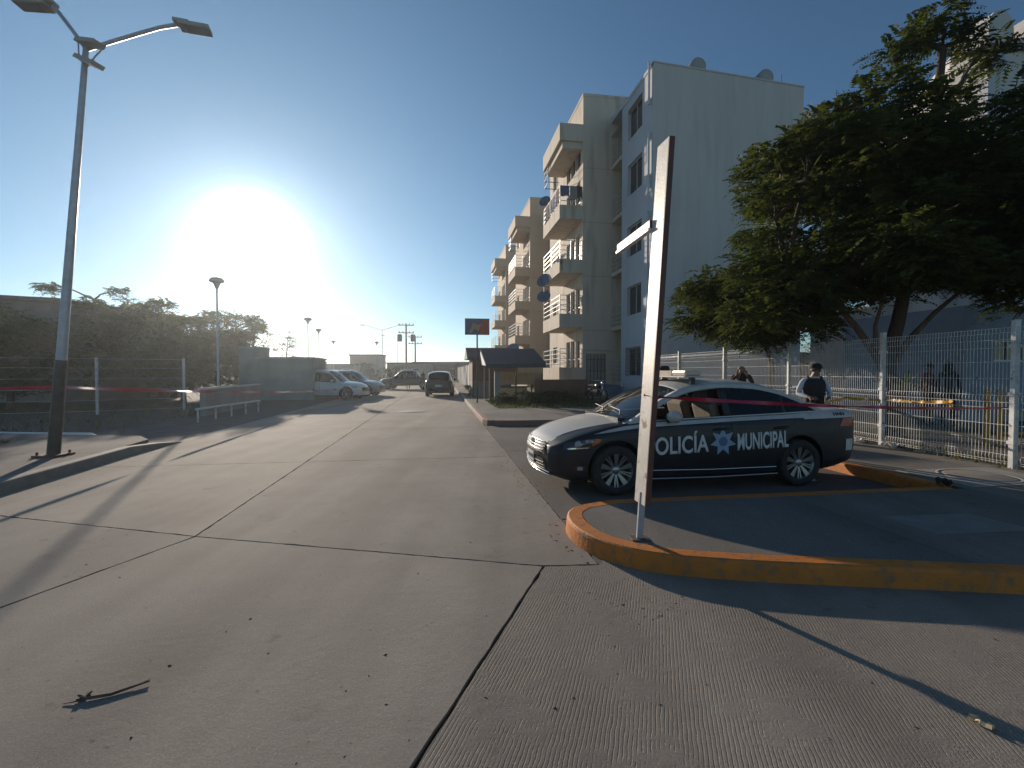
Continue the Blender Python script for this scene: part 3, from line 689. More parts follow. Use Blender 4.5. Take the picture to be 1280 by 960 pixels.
# things on the balconies
def on_bal(k, dx, dy, f, dz=0): return P(7.88 - 1.55 + dx, 16.18 + 5.2 + 15.3 * k + dy, f + dz)
def cloth(label, loc, w, h, mat, rz, drop=0.05):
    b = MB(); n = 8; vs = []
    for j in range(5):
        for i in range(n + 1):
            u = i / n; vv = j / 4; vs.append((u * w - w / 2, 0.035 + 0.03 * math.sin(u * 9 + j) * vv, -h * vv - (0.04 * math.sin(u * 7) if j == 4 else 0)))
    vs2 = [(x, y - .012, z) for x, y, z in vs]
    f = [(j * (n + 1) + i, j * (n + 1) + i + 1, (j + 1) * (n + 1) + i + 1, (j + 1) * (n + 1) + i) for j in range(4) for i in range(n)]
    b.add(vs, f, 0, True); b.add(vs2, [q[::-1] for q in f], 0, True)
    o = b.build('laundry', mat); o.location = loc; o.rotation_euler = (0, 0, rz); return tag(o, label, 'laundry', 'laundry over the top balcony railing')
zr = FL[3] + 0.72 + 1.02
cloth('navy cloth hung over the top near railing, left piece', on_bal(0, -1.0, .0, zr), .5, .55, 'cloth_blue', TH)
cloth('grey shirt hung on the top near railing beside the navy cloth', on_bal(0, -.52, .0, zr), .38, .75, 'cloth_grey', TH)
cloth('dark garment at the wall end of the top near railing', on_bal(0, -.2, .0, zr), .3, .6, 'cloth_dark', TH)
for i, (mt, lab) in enumerate((('cloth_dark', 'dark towel on the street side rail of the top balcony, nearest corner'), ('cloth_blue', 'blue towel on the street side rail of the top balcony'), ('cloth_grey', 'pale towel on the street side rail of the top balcony'), ('cloth_dark', 'dark trousers at the far end of the top street side rail'))):
    cloth(lab, on_bal(0, -1.29, .6 + .85 * i, zr - .05), .7, .8, mt, TH + R(-90))
dish('blue dish high against the sky on the far corner of the top balcony', on_bal(0, -1.2, 3.9, FL[3] + .7, .9), .36, 'dish_blue', 205, 20)
dish('large blue dish on the corner of the second balcony from the top', on_bal(0, -1.5, 2.8, FL[2] - .6), .45, 'dish_blue', 215, 25)
dish('grey dish facing up on the near corner of the second balcony from the top', on_bal(0, -1.15, 0.0, FL[2] + .1), .36, 'dish_grey', 245, 40)
dish('blue dish half hidden below the second balcony from the top', on_bal(0, -1.35, 3.5, FL[1] + 1.5), .42, 'dish_blue', 200, 25)
dish('blue dish above the dark stall roof on the second block', on_bal(1, -1.7, -1.6, FL[1] - 1.3), .55, 'dish_blue', 200, 25)
dish('small blue dish next to the billboard, on the farthest block', on_bal(1, -2.9, 3.0, FL[1] - 1.6), .52, 'dish_blue', 160, 25)

# block on the far right with scalloped parapet
bb = thing('apartment_building', 'tall cream block at the right edge with rounded roof parapets', 'building', (19.75, 20.5, 0), TH)
HBb = 15.6
fz = [1.5, 4.6, 7.6, 10.6, 13.55]
ops = [(1.1, 4.8, z + .5, z + 1.25) for z in fz] + [(7, 9, z + .3, z + 1.3) for z in fz]
b = MB(); wall_grid(b, (0.9, 0, 0), XA, -YA, 13, HBb, ops, .2); b.add([(0, 0, 0), (0, 1.3, 0), (0, 1.3, HBb), (0, 0, HBb)], [(3, 2, 1, 0)])
b.add([(0, 1.3, 0), (4, 9, 0), (4, 9, HBb), (0, 1.3, HBb)], [(3, 2, 1, 0)])
b.add([(0, 0, HBb - .3), (14, 0, HBb - .3), (14, 9, HBb - .3), (4, 9, HBb - .3), (0, 1.3, HBb - .3)], [(0, 1, 2, 3, 4)]); b.build('wall', 'wall_white', bb)
b = MB(); b.box(0, .9, -.25, 0, 0, HBb - .6); b.build('corner_pier', 'wall_bluewhite', bb)
b = MB()
for i in range(7):
    cx = .55 + i * 1.75; pr = [(cx + .62 * math.cos(math.pi * q / 10), HBb + .25 + .75 * math.sin(math.pi * q / 10)) for q in range(11)]
    pr = [(cx + .62, HBb - .4)] + pr + [(cx - .62, HBb - .4)]; n = len(pr)
    b.add([(x, -.28, z) for x, z in pr] + [(x, 1.2, z) for x, z in pr], [tuple(range(n)), tuple(range(n, 2 * n))[::-1]] + [(j, (j + 1) % n, n + (j + 1) % n, n + j)[::-1] for j in range(n)])
b.build('parapet', 'wall_white', bb)
for z in fz:
    window_at(bb, (0.9, 0, 0), XA, -YA, 1.1, 4.8, z + .5, z + 1.25, mull=3); window_at(bb, (0.9, 0, 0), XA, -YA, 7, 9, z + .3, z + 1.3)
# low buildings beyond the fence
be = thing('house', 'low pale blue building behind the fence with one dark strip window', 'house', (20.6, 24.6, 0), TH)
ops = [(1.6, 3.6, 2.0, 2.9)]
b = MB(); wall_grid(b, (0, 0, 0), XA, -YA, 12, 5.2, ops, .2); b.add([(0, 0, 0), (0, 7, 0), (0, 7, 5.2), (0, 0, 5.2)], [(3, 2, 1, 0)]); b.add([(0, 0, 5.2), (12, 0, 5.2), (12, 7, 5.2), (0, 7, 5.2)], [(0, 1, 2, 3)]); b.build('wall', 'wall_white', be)
window_at(be, (0, 0, 0), XA, -YA, 1.6, 3.6, 2.0, 2.9, mull=1)
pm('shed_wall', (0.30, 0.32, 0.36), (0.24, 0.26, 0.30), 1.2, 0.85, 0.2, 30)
bs = thing('house', 'white shed wall close behind the fence on the far right', 'house', (12.6, 13.4, 0), TH)
ops = [(1.0, 2.1, 1.85, 2.45)]
b = MB(); wall_grid(b, (0, 0, 0), XA, -YA, 9, 3.4, ops, .15); b.add([(0, 0, 0), (0, 4, 0), (0, 4, 3.4), (0, 0, 3.4)], [(3, 2, 1, 0)]); b.add([(0, 0, 3.4), (9, 0, 3.4), (9, 4, 3.4), (0, 4, 3.4)], [(0, 1, 2, 3)]); b.build('wall', 'shed_wall', bs)
window_at(bs, (0, 0, 0), XA, -YA, 1.0, 2.1, 1.85, 2.45, mull=1, depth=.1)
bd = thing('house', 'pink walled house lit by the sun, seen under the tree crown', 'house', (26.6, 34.9, 0), TH)
b = MB(); b.box(0, 9, 0, 4.8, 0, 6.3); b.build('wall', 'wall_pink', bd)
b = MB(); b.box(-.05, 9.05, -.05, 4.85, 6.3, 6.45); b.box(-.03, 0.0, 2.2, 2.3, .1, 6.2); b.build('coping', 'wall_brown', bd)
b = MB(); b.box(-7, 0.5, -.9, -.75, 0, 2.9); yard = b.build('yard_wall', 'wall_grey'); yard.location = (26.6, 34.9, 0); yard.rotation_euler = (0, 0, TH); tag(yard, 'grey yard wall in front of the pink house', 'wall')

# ------------------------------------------------------------------ left side buildings and walls
lb = thing('house', 'long dim building with a dark sloping roof at the left edge behind trees', 'house', (-29, 25, 0), R(-6))
b = MB(); b.box(-9, 6.2, 0, 8, 0, 5.2); b.build('wall', 'wall_grey', lb)
b = MB(); v = [(-9.5, -.6, 6.2), (6.7, -.6, 5.2), (6.7, 8.6, 5.2), (-9.5, 8.6, 6.2)]; b.add(v + [(x, y, z - .2) for x, y, z in v], [(0, 1, 2, 3), (7, 6, 5, 4), (0, 4, 5, 1), (1, 5, 6, 2), (2, 6, 7, 3), (3, 7, 4, 0)]); b.build('roof', 'roof_tile', lb)
gh = thing('guard_hut', 'square grey block hut beside the parked white van', 'hut', (-13.9, 26.2, 0), TH)
b = MB(); b.box(0, 2.9, 0, 3.0, 0, 2.28); b.build('wall', 'wall_teal', gh)
b = MB(); b.box(-.08, 2.98, -.08, 3.08, 2.28, 2.38); b.build('roof', 'wall_grey', gh)
b = MB(); b.box(-.98, -.01, .1, 2.0, 0, 2.95); b.build('side_tower', 'wall_teal', gh)
lw = thing('low_wall', 'low grey wall with a white coping beside the parking lot', 'wall', (-11.2, 17.2, 0), R(12))
b = MB(); b.box(0, .18, 0, 6.6, -.05, .92); b.build('wall', 'wall_grey', lw)
b = MB(); b.box(-.04, .22, -.02, 6.64, .92, .98); b.build('coping', 'white_paint', lw)
gr = thing('guardrail', 'short low white pipe rail on posts at the lot edge', 'guardrail', (-9.9, 15.0, 0), R(0))
b = MB(); b.tube([(0, 0, .38), (-.1, 4.0, .42)], .035, 8); b.build('rail', 'white_paint', gr)
for i in range(5):
    b = MB(); b.tube([(-.025 * i, .1 + .95 * i, -.03), (-.025 * i, .1 + .95 * i, .39)], .03, 8); b.build('post', 'white_metal', gr)

# far end of the street
def far_house(label, x, y, w, dpt, h, mat, rz=0.0, parts=True, roof='roof_tile', group='small buildings at the far end of the street'):
    t = thing('house', label, 'house', (x, y, 0), rz, group)
    ops = [(w * .18, w * .18 + 1.0, 1.0, 2.1), (w * .62, w * .62 + 1.0, 1.0, 2.1)] if parts and h > 2.4 else []
    b = MB(); wall_grid(b, (0, 0, 0), XA, -YA, w, h, ops, .2)
    b.add([(0, 0, 0), (0, dpt, 0), (0, dpt, h), (0, 0, h)], [(3, 2, 1, 0)]); b.add([(w, 0, 0), (w, dpt, 0), (w, dpt, h), (w, 0, h)], [(0, 1, 2, 3)]); b.build('wall', mat, t)
    b = MB(); b.box(-.15, w + .15, -.15, dpt, h, h + .18); b.build('roof', roof, t)
    for o in ops: window_at(t, (0, 0, 0), XA, -YA, *o, mull=0)
    return t
far_house('pale green low house left of the double street lamp, far away', -31, 72, 9, 5, 2.6, 'wall_teal')
far_house('small pinkish box house with a water tank, far behind the white van', -25, 74, 4.5, 4, 4.1, 'wall_pink')
far_house('grey low house right behind the palm, far away', -19.8, 76, 6.5, 5, 2.9, 'wall_grey')
far_house('long brown wall building at the far end, behind the patrol pickup', -13, 82, 13, 6, 2.55, 'wall_brown')
far_house('tan low building at the far end, right part of the row', 0.4, 84, 10, 6, 2.5, 'wall_tan')
far_house('cream low house far away between lamp posts', -40, 78, 8, 5, 3.1, 'wall_cream')
lr = MB(); lr.box(-16, 14, 0, 5, 0, 3.6); o = lr.build('warehouse', 'roof_tile'); o.location = (-4, 96, 0); tag(o, 'long dark flat roofed building closing the far end of the street', 'building')
# pale panel boundary wall on the right far side
pw = thing('boundary_wall', 'pale concrete panel wall along the far right pavement', 'wall', P(1.4, 37, KH), TH)
for i in range(12):
    b = MB(); b.box(-.06, .06, i * 2.6 + .03, i * 2.6 + 2.45, 0, 2.05); b.build('panel', 'wall_white', pw)
    b = MB(); b.box(-.1, .1, i * 2.6 - .12, i * 2.6 + .025, 0, 2.15); b.build('post', 'wall_grey', pw)
struct(MB().add([(-500, 420, -2), (-260, 430, 5), (-60, 420, 3.5), (90, 430, 4), (300, 420, 9), (500, 420, 8), (500, 420, -2)], [(0, 1, 2, 3, 4, 5, 6)]).add([(-500, 520, -2), (-260, 430, 5), (-60, 420, 3.5), (90, 430, 4), (300, 420, 9), (500, 420, 8), (500, 520, -2)], [(0, 1, 2, 3, 4, 5, 6)]).build('hill', 'hill'))
# ------------------------------------------------------------------ street stall, shops, hedge, billboard
st = thing('stall', 'street stall with a dark sheet roof on thin posts and cream boards', 'stall', P(.95, 18.7, KH), TH)
b = MB(); v = [(-.1, -.1, 1.72), (2.75, -.1, 1.80), (2.75, 2.9, 2.62), (-.1, 2.9, 2.55)]
b.add([(x, y, z + .04) for x, y, z in v] + [(x, y, z) for x, y, z in v], [(0, 1, 2, 3), (7, 6, 5, 4), (0, 4, 5, 1), (1, 5, 6, 2), (2, 6, 7, 3), (3, 7, 4, 0)])
b.add([(-.1, -.1, 1.72), (2.75, -.1, 1.80), (2.75, -.12, 1.62), (-.1, -.12, 1.58)], [(0, 1, 2, 3)]); b.build('roof', 'roof_tile', st)
b = MB(); b.add([(-.11, -.1, 1.70), (-.11, 2.9, 2.5), (-.11, 2.9, 2.35), (-.11, 1.9, 1.75)], [(0, 1, 2, 3)]); b.build('gable_trim', 'white_paint', st)
for x, y, h in ((.12, .1, 1.7), (.12, 2.7, 2.4), (1.35, .1, 1.72), (2.6, .1, 1.75), (2.6, 2.7, 2.45)):
    b = MB(); b.bar((x, y, 0), (x, y, h), .07 if x > .5 else .1); b.build('post', 'wood', st)
b = MB(); b.box(.35, .62, .25, .5, 0, 1.5); b.build('column', 'wall_grey', st)
b = MB(); b.box(.7, 2.55, 2.0, 2.05, .75, 1.62); b.build('back_board', 'board_cream', st)
b = MB(); b.box(.75, 2.1, 1.3, 1.36, .15, .62); b.build('counter_front', 'board_cream', st)
b = MB(); b.box(.7, 2.2, 1.25, 1.9, .62, .68); b.build('counter', 'dark_metal', st)
for x0, x1 in ((1.45, 1.95), (1.98, 2.6)):
    b = MB(); b.box(x0, x1, .02, .04, 1.36, 1.62); b.build('valance', 'board_cream', st)
b = MB(); b.box(.2, 1.4, .03, .05, 1.42, 1.6); b.build('fascia', 'wall_brown', st)
s2 = thing('stall', 'small brown stall with a pitched roof behind the dark roofed stall', 'stall', P(.55, 23.6, KH), TH)
b = MB(); b.box(0, 2.2, 0, 3.0, .9, 2.2); b.build('hut_wall', 'wall_brown', s2)
b = MB(); b.add([(-.3, -.3, 2.15), (2.5, -.3, 2.15), (2.5, 1.5, 2.85), (-.3, 1.5, 2.85), (-.3, 3.3, 2.15), (2.5, 3.3, 2.15)], [(0, 1, 2, 3), (3, 2, 5, 4), (0, 3, 4), (1, 5, 2)]); b.build('roof', 'roof_tile', s2)
for x in (.03, 1.1, 2.17):
    b = MB(); b.bar((x, -.05, 0), (x, -.05, 2.15), .08); b.build('post', 'wood', s2)
b = MB(); b.box(0, 2.2, .02, 3, 0, .88); b.build('base_wall', 'wall_grey', s2)
w = MB(); w.box(0, 2.75, 0, .16, 0, 1.02); o = w.build('garden_wall', 'wall_brown'); o.location = P(3.6, 20.7, KH - .01); o.rotation_euler = (0, 0, TH); tag(o, 'low red brown garden wall below the nearest balconies', 'wall')
# billboard with a picture of plain coloured shapes
bl = thing('billboard', 'rectangular blue and red advertising panel on a thin pole by the kerb', 'billboard', P(.42, 18.3, KH), TH)
b = MB(); b.tube([(0, 0, 0), (0, 0, 3.1)], .035, 10); b.build('pole', 'rust_metal', bl)
bw, bh, bz = .53, .34, 3.10
b = MB(); b.box(-bw - .03, bw + .03, -.04, .04, bz, bz + 2 * bh + .06); b.build('frame', 'dark_metal', bl)
b = MB(); zc = bz + .03
b.add([(-bw, -.043, zc), (.08, -.043, zc), (.2, -.043, zc + 2 * bh), (-bw, -.043, zc + 2 * bh)], [(0, 1, 2, 3)], 0)
b.add([(.08, -.043, zc), (bw, -.043, zc), (bw, -.043, zc + 2 * bh), (.2, -.043, zc + 2 * bh)], [(0, 1, 2, 3)], 1)
b.add([(-.38, -.046, zc + .05), (-.18, -.046, zc + .52), (.02, -.046, zc + .42), (.2, -.046, zc + .5), (.06, -.046, zc + .12), (-.1, -.046, zc + .25), (-.25, -.046, zc + .08)], [tuple(range(7))], 2)
b.build('picture', ['panel_blue', 'panel_red', 'panel_orange'], bl)

# ------------------------------------------------------------------ lamps and poles
def lamp_head(b_, c, dx, L=.5, wdt=.26):
    pass
def double_lamp(label, loc, h, lean=(0, 0), arms=((1, 0, 2.1), (-1, 0, 2.1)), r0=.085, r1=.040, rz=0.0, detail=True, group='double armed street lamps'):
    t = thing('street_lamp', label, 'street lamp', loc, rz, group)
    top = Vector((lean[0], lean[1], h))
    b = MB(); pts = [top * (k / 6) for k in range(7)]; b.tube(pts, [r0 + (r1 - r0) * k / 6 for k in range(7)], 12); b.build('pole', 'galvanized', t)
    if detail:
        b = MB(); b.prism([(-.19, -.19), (.19, -.19), (.19, .19), (-.19, .19)], 0, .03)
        for x in (-.14, .14):
            for y in (-.14, .14): b.cyl((x, y, .03), (x, y, .08), .018, 6)
        b.build('base_plate', 'rust_metal', t)
    for (ax, ay, L) in arms:
        a = Vector((ax, ay, 0)).normalized(); up = Vector((0, 0, 1))
        b = MB(); ap = [top - up * .12, top + a * L * .25 + up * .06, top + a * L * .55 + up * .27, top + a * L * .8 + up * .44, top + a * L + up * .54]
        b.tube(ap, .032, 8)
        if detail: b.tube([top - up * .4, top - up * .2 + a * .12, top + a * L * .25 + up * .08], .012, 6)
        am = b.build('arm', 'galvanized', t)
        hc = ap[-1] + a * .28; sx = a.cross(up)
        hl, hw = .235, .13
        b = MB(); b.obox(hc + up * .0, a * hl, sx * hw, up * .035); b.obox(hc - a * .2 + up * .05, a * .12, sx * .09, up * .03)
        hd = b.build('lamp_head', 'dish_grey', am)
        if detail: bevel_obj(hd, .012)
        b = MB(); b.obox(hc - up * .037 + a * .05, a * .18, sx * .11, up * .004); b.build('lens', 'lens_clear', hd)
    return t
nl = double_lamp('tall double armed street lamp with a dark lower pole on the left sidewalk', (-7.67, 8.0, KH), 6.80, (.70, 0), ((1, .30, 1.28), (-1, -.1, .5)))
b = MB(); b.tube([(0, 0, 0.03), (.72 * .7 / 6.95, 0, .7), (.72 * 1.6 / 6.95, 0, 1.6)], [.091, .087, .081], 12); b.build('lower_coating', 'dark_metal', nl)
for i, (z, ax) in enumerate(((6.72, .68), (6.42, .66))):
    b = MB(); b.obox((ax + .16, -.1, z), (.16, -.02, -.07 if i else -.03), (0.02, .1, 0), (.02, 0, .03)); b.build('floodlight', 'dish_grey', nl)
double_lamp('double armed street lamp standing behind the patrol pickup', (-16.6, 61.5, 0), 7.0, group='double armed street lamps', detail=False, arms=((1, 0, 2.3), (-1, 0, 2.3)))
double_lamp('farther double armed street lamp just left of the utility pole', (-20.0, 84, 0), 7.4, detail=False, arms=((1, 0, 2.3), (-1, 0, 2.3)))
def mush(label, x, y, h):
    t = thing('street_lamp', label, 'street lamp', (x, y, 0), 0, 'single mushroom headed lamps')
    b = MB(); b.tube([(0, 0, 0), (0, 0, h)], [.06, .04], 8); b.build('pole', 'galvanized', t)
    b = MB(); b.lathe([(.06, -.35), (.16, -.08), (.32, -.02), (.34, .04), (.25, .16), (0, .22)], (0, 0, h), n=16); b.build('lamp_head', 'dish_grey', t)
mush('mushroom headed lamp standing right in front of the sun glare', -14.2, 23.2, 5.9)
mush('nearest clear mushroom lamp left of the street, tallest of the row', -17.6, 41.5, 6.05)
mush('second mushroom lamp of the row left of the street', -20.5, 51, 5.95)
mush('third mushroom lamp, beside the small pinkish house', -26, 70, 5.95)
mush('mushroom lamp left of the double street lamps, fourth and farthest', -20.4, 72.5, 5.95)
def utility(label, x, y, h, tr=True, bars=2):
    t = thing('utility_pole', label, 'utility pole', (x, y, 0), R(6), 'utility poles at the end of the street')
    b = MB(); b.tube([(0, 0, 0), (0, 0, h)], [.17, .11], 8); b.build('pole', 'wood', t)
    for k in range(bars):
        b = MB(); b.bar((-1.1, 0, h - .25 - k * 1.1), (1.1, 0, h - .25 - k * 1.1), .12); cbx = b.build('crossarm', 'wood', t)
        for xx in (-1.0, -.45, .45, 1.0):
            b = MB(); b.lathe([(.05, 0), (.08, .05), (.05, .1), (.07, .16), (0, .24)], (xx, 0, h - .19 - k * 1.1), n=8); b.build('insulator', 'dark_metal', cbx)
    if tr:
        for xx in (-.95, .95):
            b = MB(); b.lathe([(0, -.5), (.33, -.5), (.35, .45), (.2, .55), (0, .55)], (xx, .1, h - 2.1), n=12); b.build('transformer', 'dark_metal', t)
utility('utility pole carrying two dark transformers at the far end of the street', -15.4, 70, 8.6, True)
utility('slim utility pole with one crossarm, right of the transformer pole', -16.1, 80, 7.6, False)

# ------------------------------------------------------------------ leaning sign post (seen on edge)
sp = thing('sign_post', 'leaning pale metal sign seen edge on, standing on the yellow kerbed corner', 'sign post', (1.07, 4.0, KH - .003))
lean = Vector((.20, .02, 3.31))
def up_at(z): return lean * (z / 3.31)
b = MB(); b.tube([up_at(0), up_at(.5)], .024, 10) if False else b.bar(up_at(0), up_at(.4), .05, .035); b.build('pole', 'galvanized', sp)
b = MB(); b.prism([(-.07, -.06), (.07, -.06), (.07, .06), (-.07, .06)], 0, .012); b.build('base_plate', 'rust_metal', sp)
ax = Vector((.995, -.10, 0)).normalized(); ay = Vector((.10, .995, 0)).normalized()
vz = lean.normalized(); c0, c1 = up_at(.30), up_at(3.31); mid = (c0 + c1) / 2
nn_ = Vector((-.985, -.17, 0)); uu_ = Vector((-.17, .985, 0)); b = MB(); b.obox(mid, uu_ * .100, nn_ * .020, vz * (3.01 / 2)); o = b.build('panel', 'sign_metal', sp); bevel_obj(o, .004)
o['label'] = 'pale weathered long face'
ad = Vector((.80, .60, 0)); ad2 = Vector((-.60, .80, 0))
b = MB(); b.obox(mid - nn_ * .0255 - uu_ * .003, uu_ * .102, nn_ * .005, vz * (3.01 / 2 - .002)); b.obox(mid - uu_ * .106, uu_ * .005, nn_ * .021, vz * (3.01 / 2 - .003)); b.build('back_face', 'sign_back', sp)
# arm carrying a street plate, reaching away towards the building
a0 = up_at(2.66) + uu_ * .100 + nn_ * .035; a1 = a0 + Vector((-.10, .80, 0))
b = MB(); dr = (a1 - a0).normalized(); b.obox((a0 + a1) / 2, dr * ((a1 - a0).length / 2), dr.cross(Vector((0, 0, 1))).normalized() * .012, Vector((0, 0, .032))); b.build('street_plate', 'sign_back', sp)
b = MB(); off = Vector((0, 0, -.045)); b.bar(a0 + off, a1 + off, .05, .022); b.build('plate_rail', 'white_paint', sp)

# ------------------------------------------------------------------ mesh fence along the sidewalk
fence = thing('fence', 'white welded wire mesh fence on square posts behind the sidewalk', 'fence', (0, 0, 0))
fp = [P(6.45, -0.6), Vector((7.28, 6.95, 0)), Vector((7.12, 9.22, 0)), Vector((6.98, 12.1, 0)), Vector((6.52, 14.75, 0)), Vector((6.02, 17.3, 0)), Vector((5.72, 19.9, 0))]
fp[0] = Vector((7.5, 4.5, 0)); HF = 2.08
for i, p in enumerate(fp):
    b = MB(); b.box(p.x - .035, p.x + .035, p.y - .035, p.y + .035, KH - .02, KH + HF + .06); b.box(p.x - .04, p.x + .04, p.y - .04, p.y + .04, KH + HF + .06, KH + HF + .075)
    for z in (.35, 1.05, 1.75): b.box(p.x - .05, p.x + .05, p.y - .05, p.y + .05, KH + z, KH + z + .05)
    b.build('post', 'white_metal', fence)
for i in range(len(fp) - 1):
    a, c = fp[i], fp[i + 1]; dr = (c - a); L = dr.length; dr.normalize(); nn = Vector((-dr.y, dr.x, 0)); b = MB()
    n = int(L / .052)
    def bend(z):
        for zb in (.13, 1.0, 1.93):
            if abs(z - zb) < .05: return .011 * (1 - abs(z - zb) / .05)
        return 0
    zs_ = [0.03, .08, .13, .18, .95, 1.0, 1.05, 1.88, 1.93, 1.98, 2.06]
    for k in range(1, n):
        q = a + dr * (L * k / n)
        pts = [q + nn * bend(z) + Vector((0, 0, KH + z)) for z in zs_]
        for j in range(len(pts) - 1): b.bar(pts[j], pts[j + 1], .0055)
    for z in (.05, .08, .18, .38, .62, .86, .95, 1.05, 1.30, 1.55, 1.76, 1.88, 1.98, 2.05):
        b.bar(a + nn * bend(z) + Vector((0, 0, KH + z)), c + nn * bend(z) + Vector((0, 0, KH + z)), .0065)
    b.build('mesh_panel', 'white_metal', fence)

# ------------------------------------------------------------------ barrier tapes
def tape(label, pts, w, mat, seed, sag=0.03, twist=2.0, n=60):
    r_ = random.Random(seed); b = MB(); vs = []; N = 0; ph = r_.uniform(0, 6)
    for i in range(len(pts) - 1):
        a, c = Vector(pts[i]), Vector(pts[i + 1]); dr = (c - a).normalized(); side = dr.cross(Vector((0, 0, 1))).normalized(); up = side.cross(dr)
        for k in range(n + 1):
            u = k / n; q = a + (c - a) * u; q = q - Vector((0, 0, sag * 4 * u * (1 - u)))
            th = .5 * math.sin(u * twist * 3 + ph) + .9 * math.sin(u * twist * 7.3 + 1.3 * ph) * (0 if k in (0, n) else 1)
            wv = up * math.cos(th) + side * math.sin(th); vs += [q - wv * w / 2, q + wv * w / 2]
    m = len(vs) // 2; nrm_off = Vector((0.0006, -0.0012, 0))
    b.add(vs + [Vector(v) + nrm_off for v in vs], [(2 * i, 2 * i + 1, 2 * i + 3, 2 * i + 2) for i in range(m - 1)] + [(2 * m + 2 * i, 2 * m + 2 * i + 2, 2 * m + 2 * i + 3, 2 * m + 2 * i + 1) for i in range(m - 1)], 0, True)
    o = b.build('barrier_tape', mat); return tag(o, label, 'barrier tape')
sx, sy = 1.07 + .1, 4.0
tape('red barrier tape strung from the sign post across the police car to the fence', [(1.20, 3.93, 1.345), (7.2, 6.98, 1.03)], .036, 'tape_red', 3, .04, 3.0, 90)
tape('short wrap of red tape around the sign post', [(1.085, 3.95, 1.362), (1.155, 3.955, 1.345), (1.23, 3.975, 1.345), (1.21, 4.1, 1.35)], .022, 'tape_red', 5, 0, 0, 4)
tape('yellow barrier tape running along the mesh fence behind the officer', [(5.15, 8.25, .98), (6.78, 9.75, 1.03), (7.15, 9.15, 1.02), (7.18, 7.85, 1.06)], .055, 'tape_yellow', 8, .015, 2.5, 26)
tape('loose yellow tape end knotted on the fence', [(7.18, 7.85, 1.1), (7.17, 7.84, .95)], .07, 'tape_yellow', 9, 0, 1, 6)
tape('red tape from the left street lamp to the small cone by the van', [(-7.6, 8.0, 1.30), (-9.9, 27.6, .55)], .075, 'tape_red', 12, .12, 5.0, 120)
tape('red tape leaving the left street lamp towards the left edge', [(-12.6, 7.4, 1.22), (-7.62, 7.95, 1.3)], .05, 'tape_red', 15, .02, 2.0, 40)
cn = thing('traffic_cone', 'small orange red cone on the ground by the white van', 'traffic cone', (-9.95, 27.8, -.03))
b = MB(); b.lathe([(.17, .03), (.13, .12), (.05, .52), (.035, .56), (0, .56)], (0, 0, 0), n=16); b.build('cone_body', 'cone_orange', cn)
b = MB(); b.box(-.2, .2, -.2, .2, 0, .03); b.build('foot', 'rubber', cn)

# yellow play frame behind the fence
pf = thing('play_frame', 'yellow painted metal frame standing behind the right end of the fence', 'play frame', (9.35, 9.0, KH), R(-25))
for x in (-.32, -.14, .55, .75):
    b = MB(); b.bar((x, 0, 0), (x, 0, 1.05), .07); b.build('upright', 'yellow_paint', pf)
for z in (.25, .6, .95):
    b = MB(); b.bar((-.1, .0, z), (.51, .0, z), .05); b.build('rung', 'yellow_paint', pf)
# motorcycle parked below the block
mo = thing('motorcycle', 'dark motorcycle parked under the nearest apartment block', 'motorcycle', (4.0, 22.6, KH), R(200))
for y in (-.62, .62):
    b = MB(); b.lathe([(.22, -.04), (.29, -.05), (.31, 0), (.29, .05), (.22, .04), (.22, -.04)], (0, 0, 0), 'x', 20); wv = b.build('wheel', 'rubber', mo); wv.location = (0, y, .31)
    b = MB(); b.lathe([(.2, -.02), (.22, 0), (.2, .02)], (0, 0, 0), 'x', 20)
    for k in range(6):
        a_ = k * math.pi / 3; b.bar((0, 0, 0), (0, .2 * math.cos(a_), .2 * math.sin(a_)), .02)
    b.build('rim', 'rim_metal', wv)
b = MB(); b.tube([(0, -.62, .31), (0, -.3, .45), (0, .2, .4), (0, .62, .31)], .035, 8); b.tube([(0, .2, .4), (0, .35, .8)], .03, 8); b.box(-.12, .12, -.2, .2, .28, .58); b.build('frame', 'dark_metal', mo)
b = MB(); b.tube([(0, .62, .31), (0, .45, .8), (0, .4, .98)], .035, 8); b.tube([(-.34, .3, 1.02), (0, .42, .98), (.34, .3, 1.02)], .018, 6); b.build('handlebar', 'chrome', mo)
b = MB(); b.lathe([(0, -.3), (.10, -.22), (.14, 0), (.10, .2), (0, .26)], (0, .12, .75), 'y', 14); b.build('fuel_tank', 'car_black', mo)
b = MB(); b.box(-.13, .13, -.62, -.1, .72, .80); o = b.build('saddle', 'seat_dark', mo); bevel_obj(o, .03)
b = MB(); b.lathe([(0, .0), (.09, .02), (.09, .1), (0, .12)], (0, .48, .86), 'y', 14); b.build('headlight', 'chrome', mo)
bf = thing('railing_panel', 'low blue painted railing against the white window wall', 'railing', P(7.15, 17.6, KH), TH)
for z in (.15, .75):
    b = MB(); b.bar((0, 0, z), (0.05, 3.0, z), .05); b.build('rail', 'blue_paint', bf)
b = MB(); b.box(.0, .03, .03, 2.97, .18, .72); b.build('panel', 'blue_paint', bf)
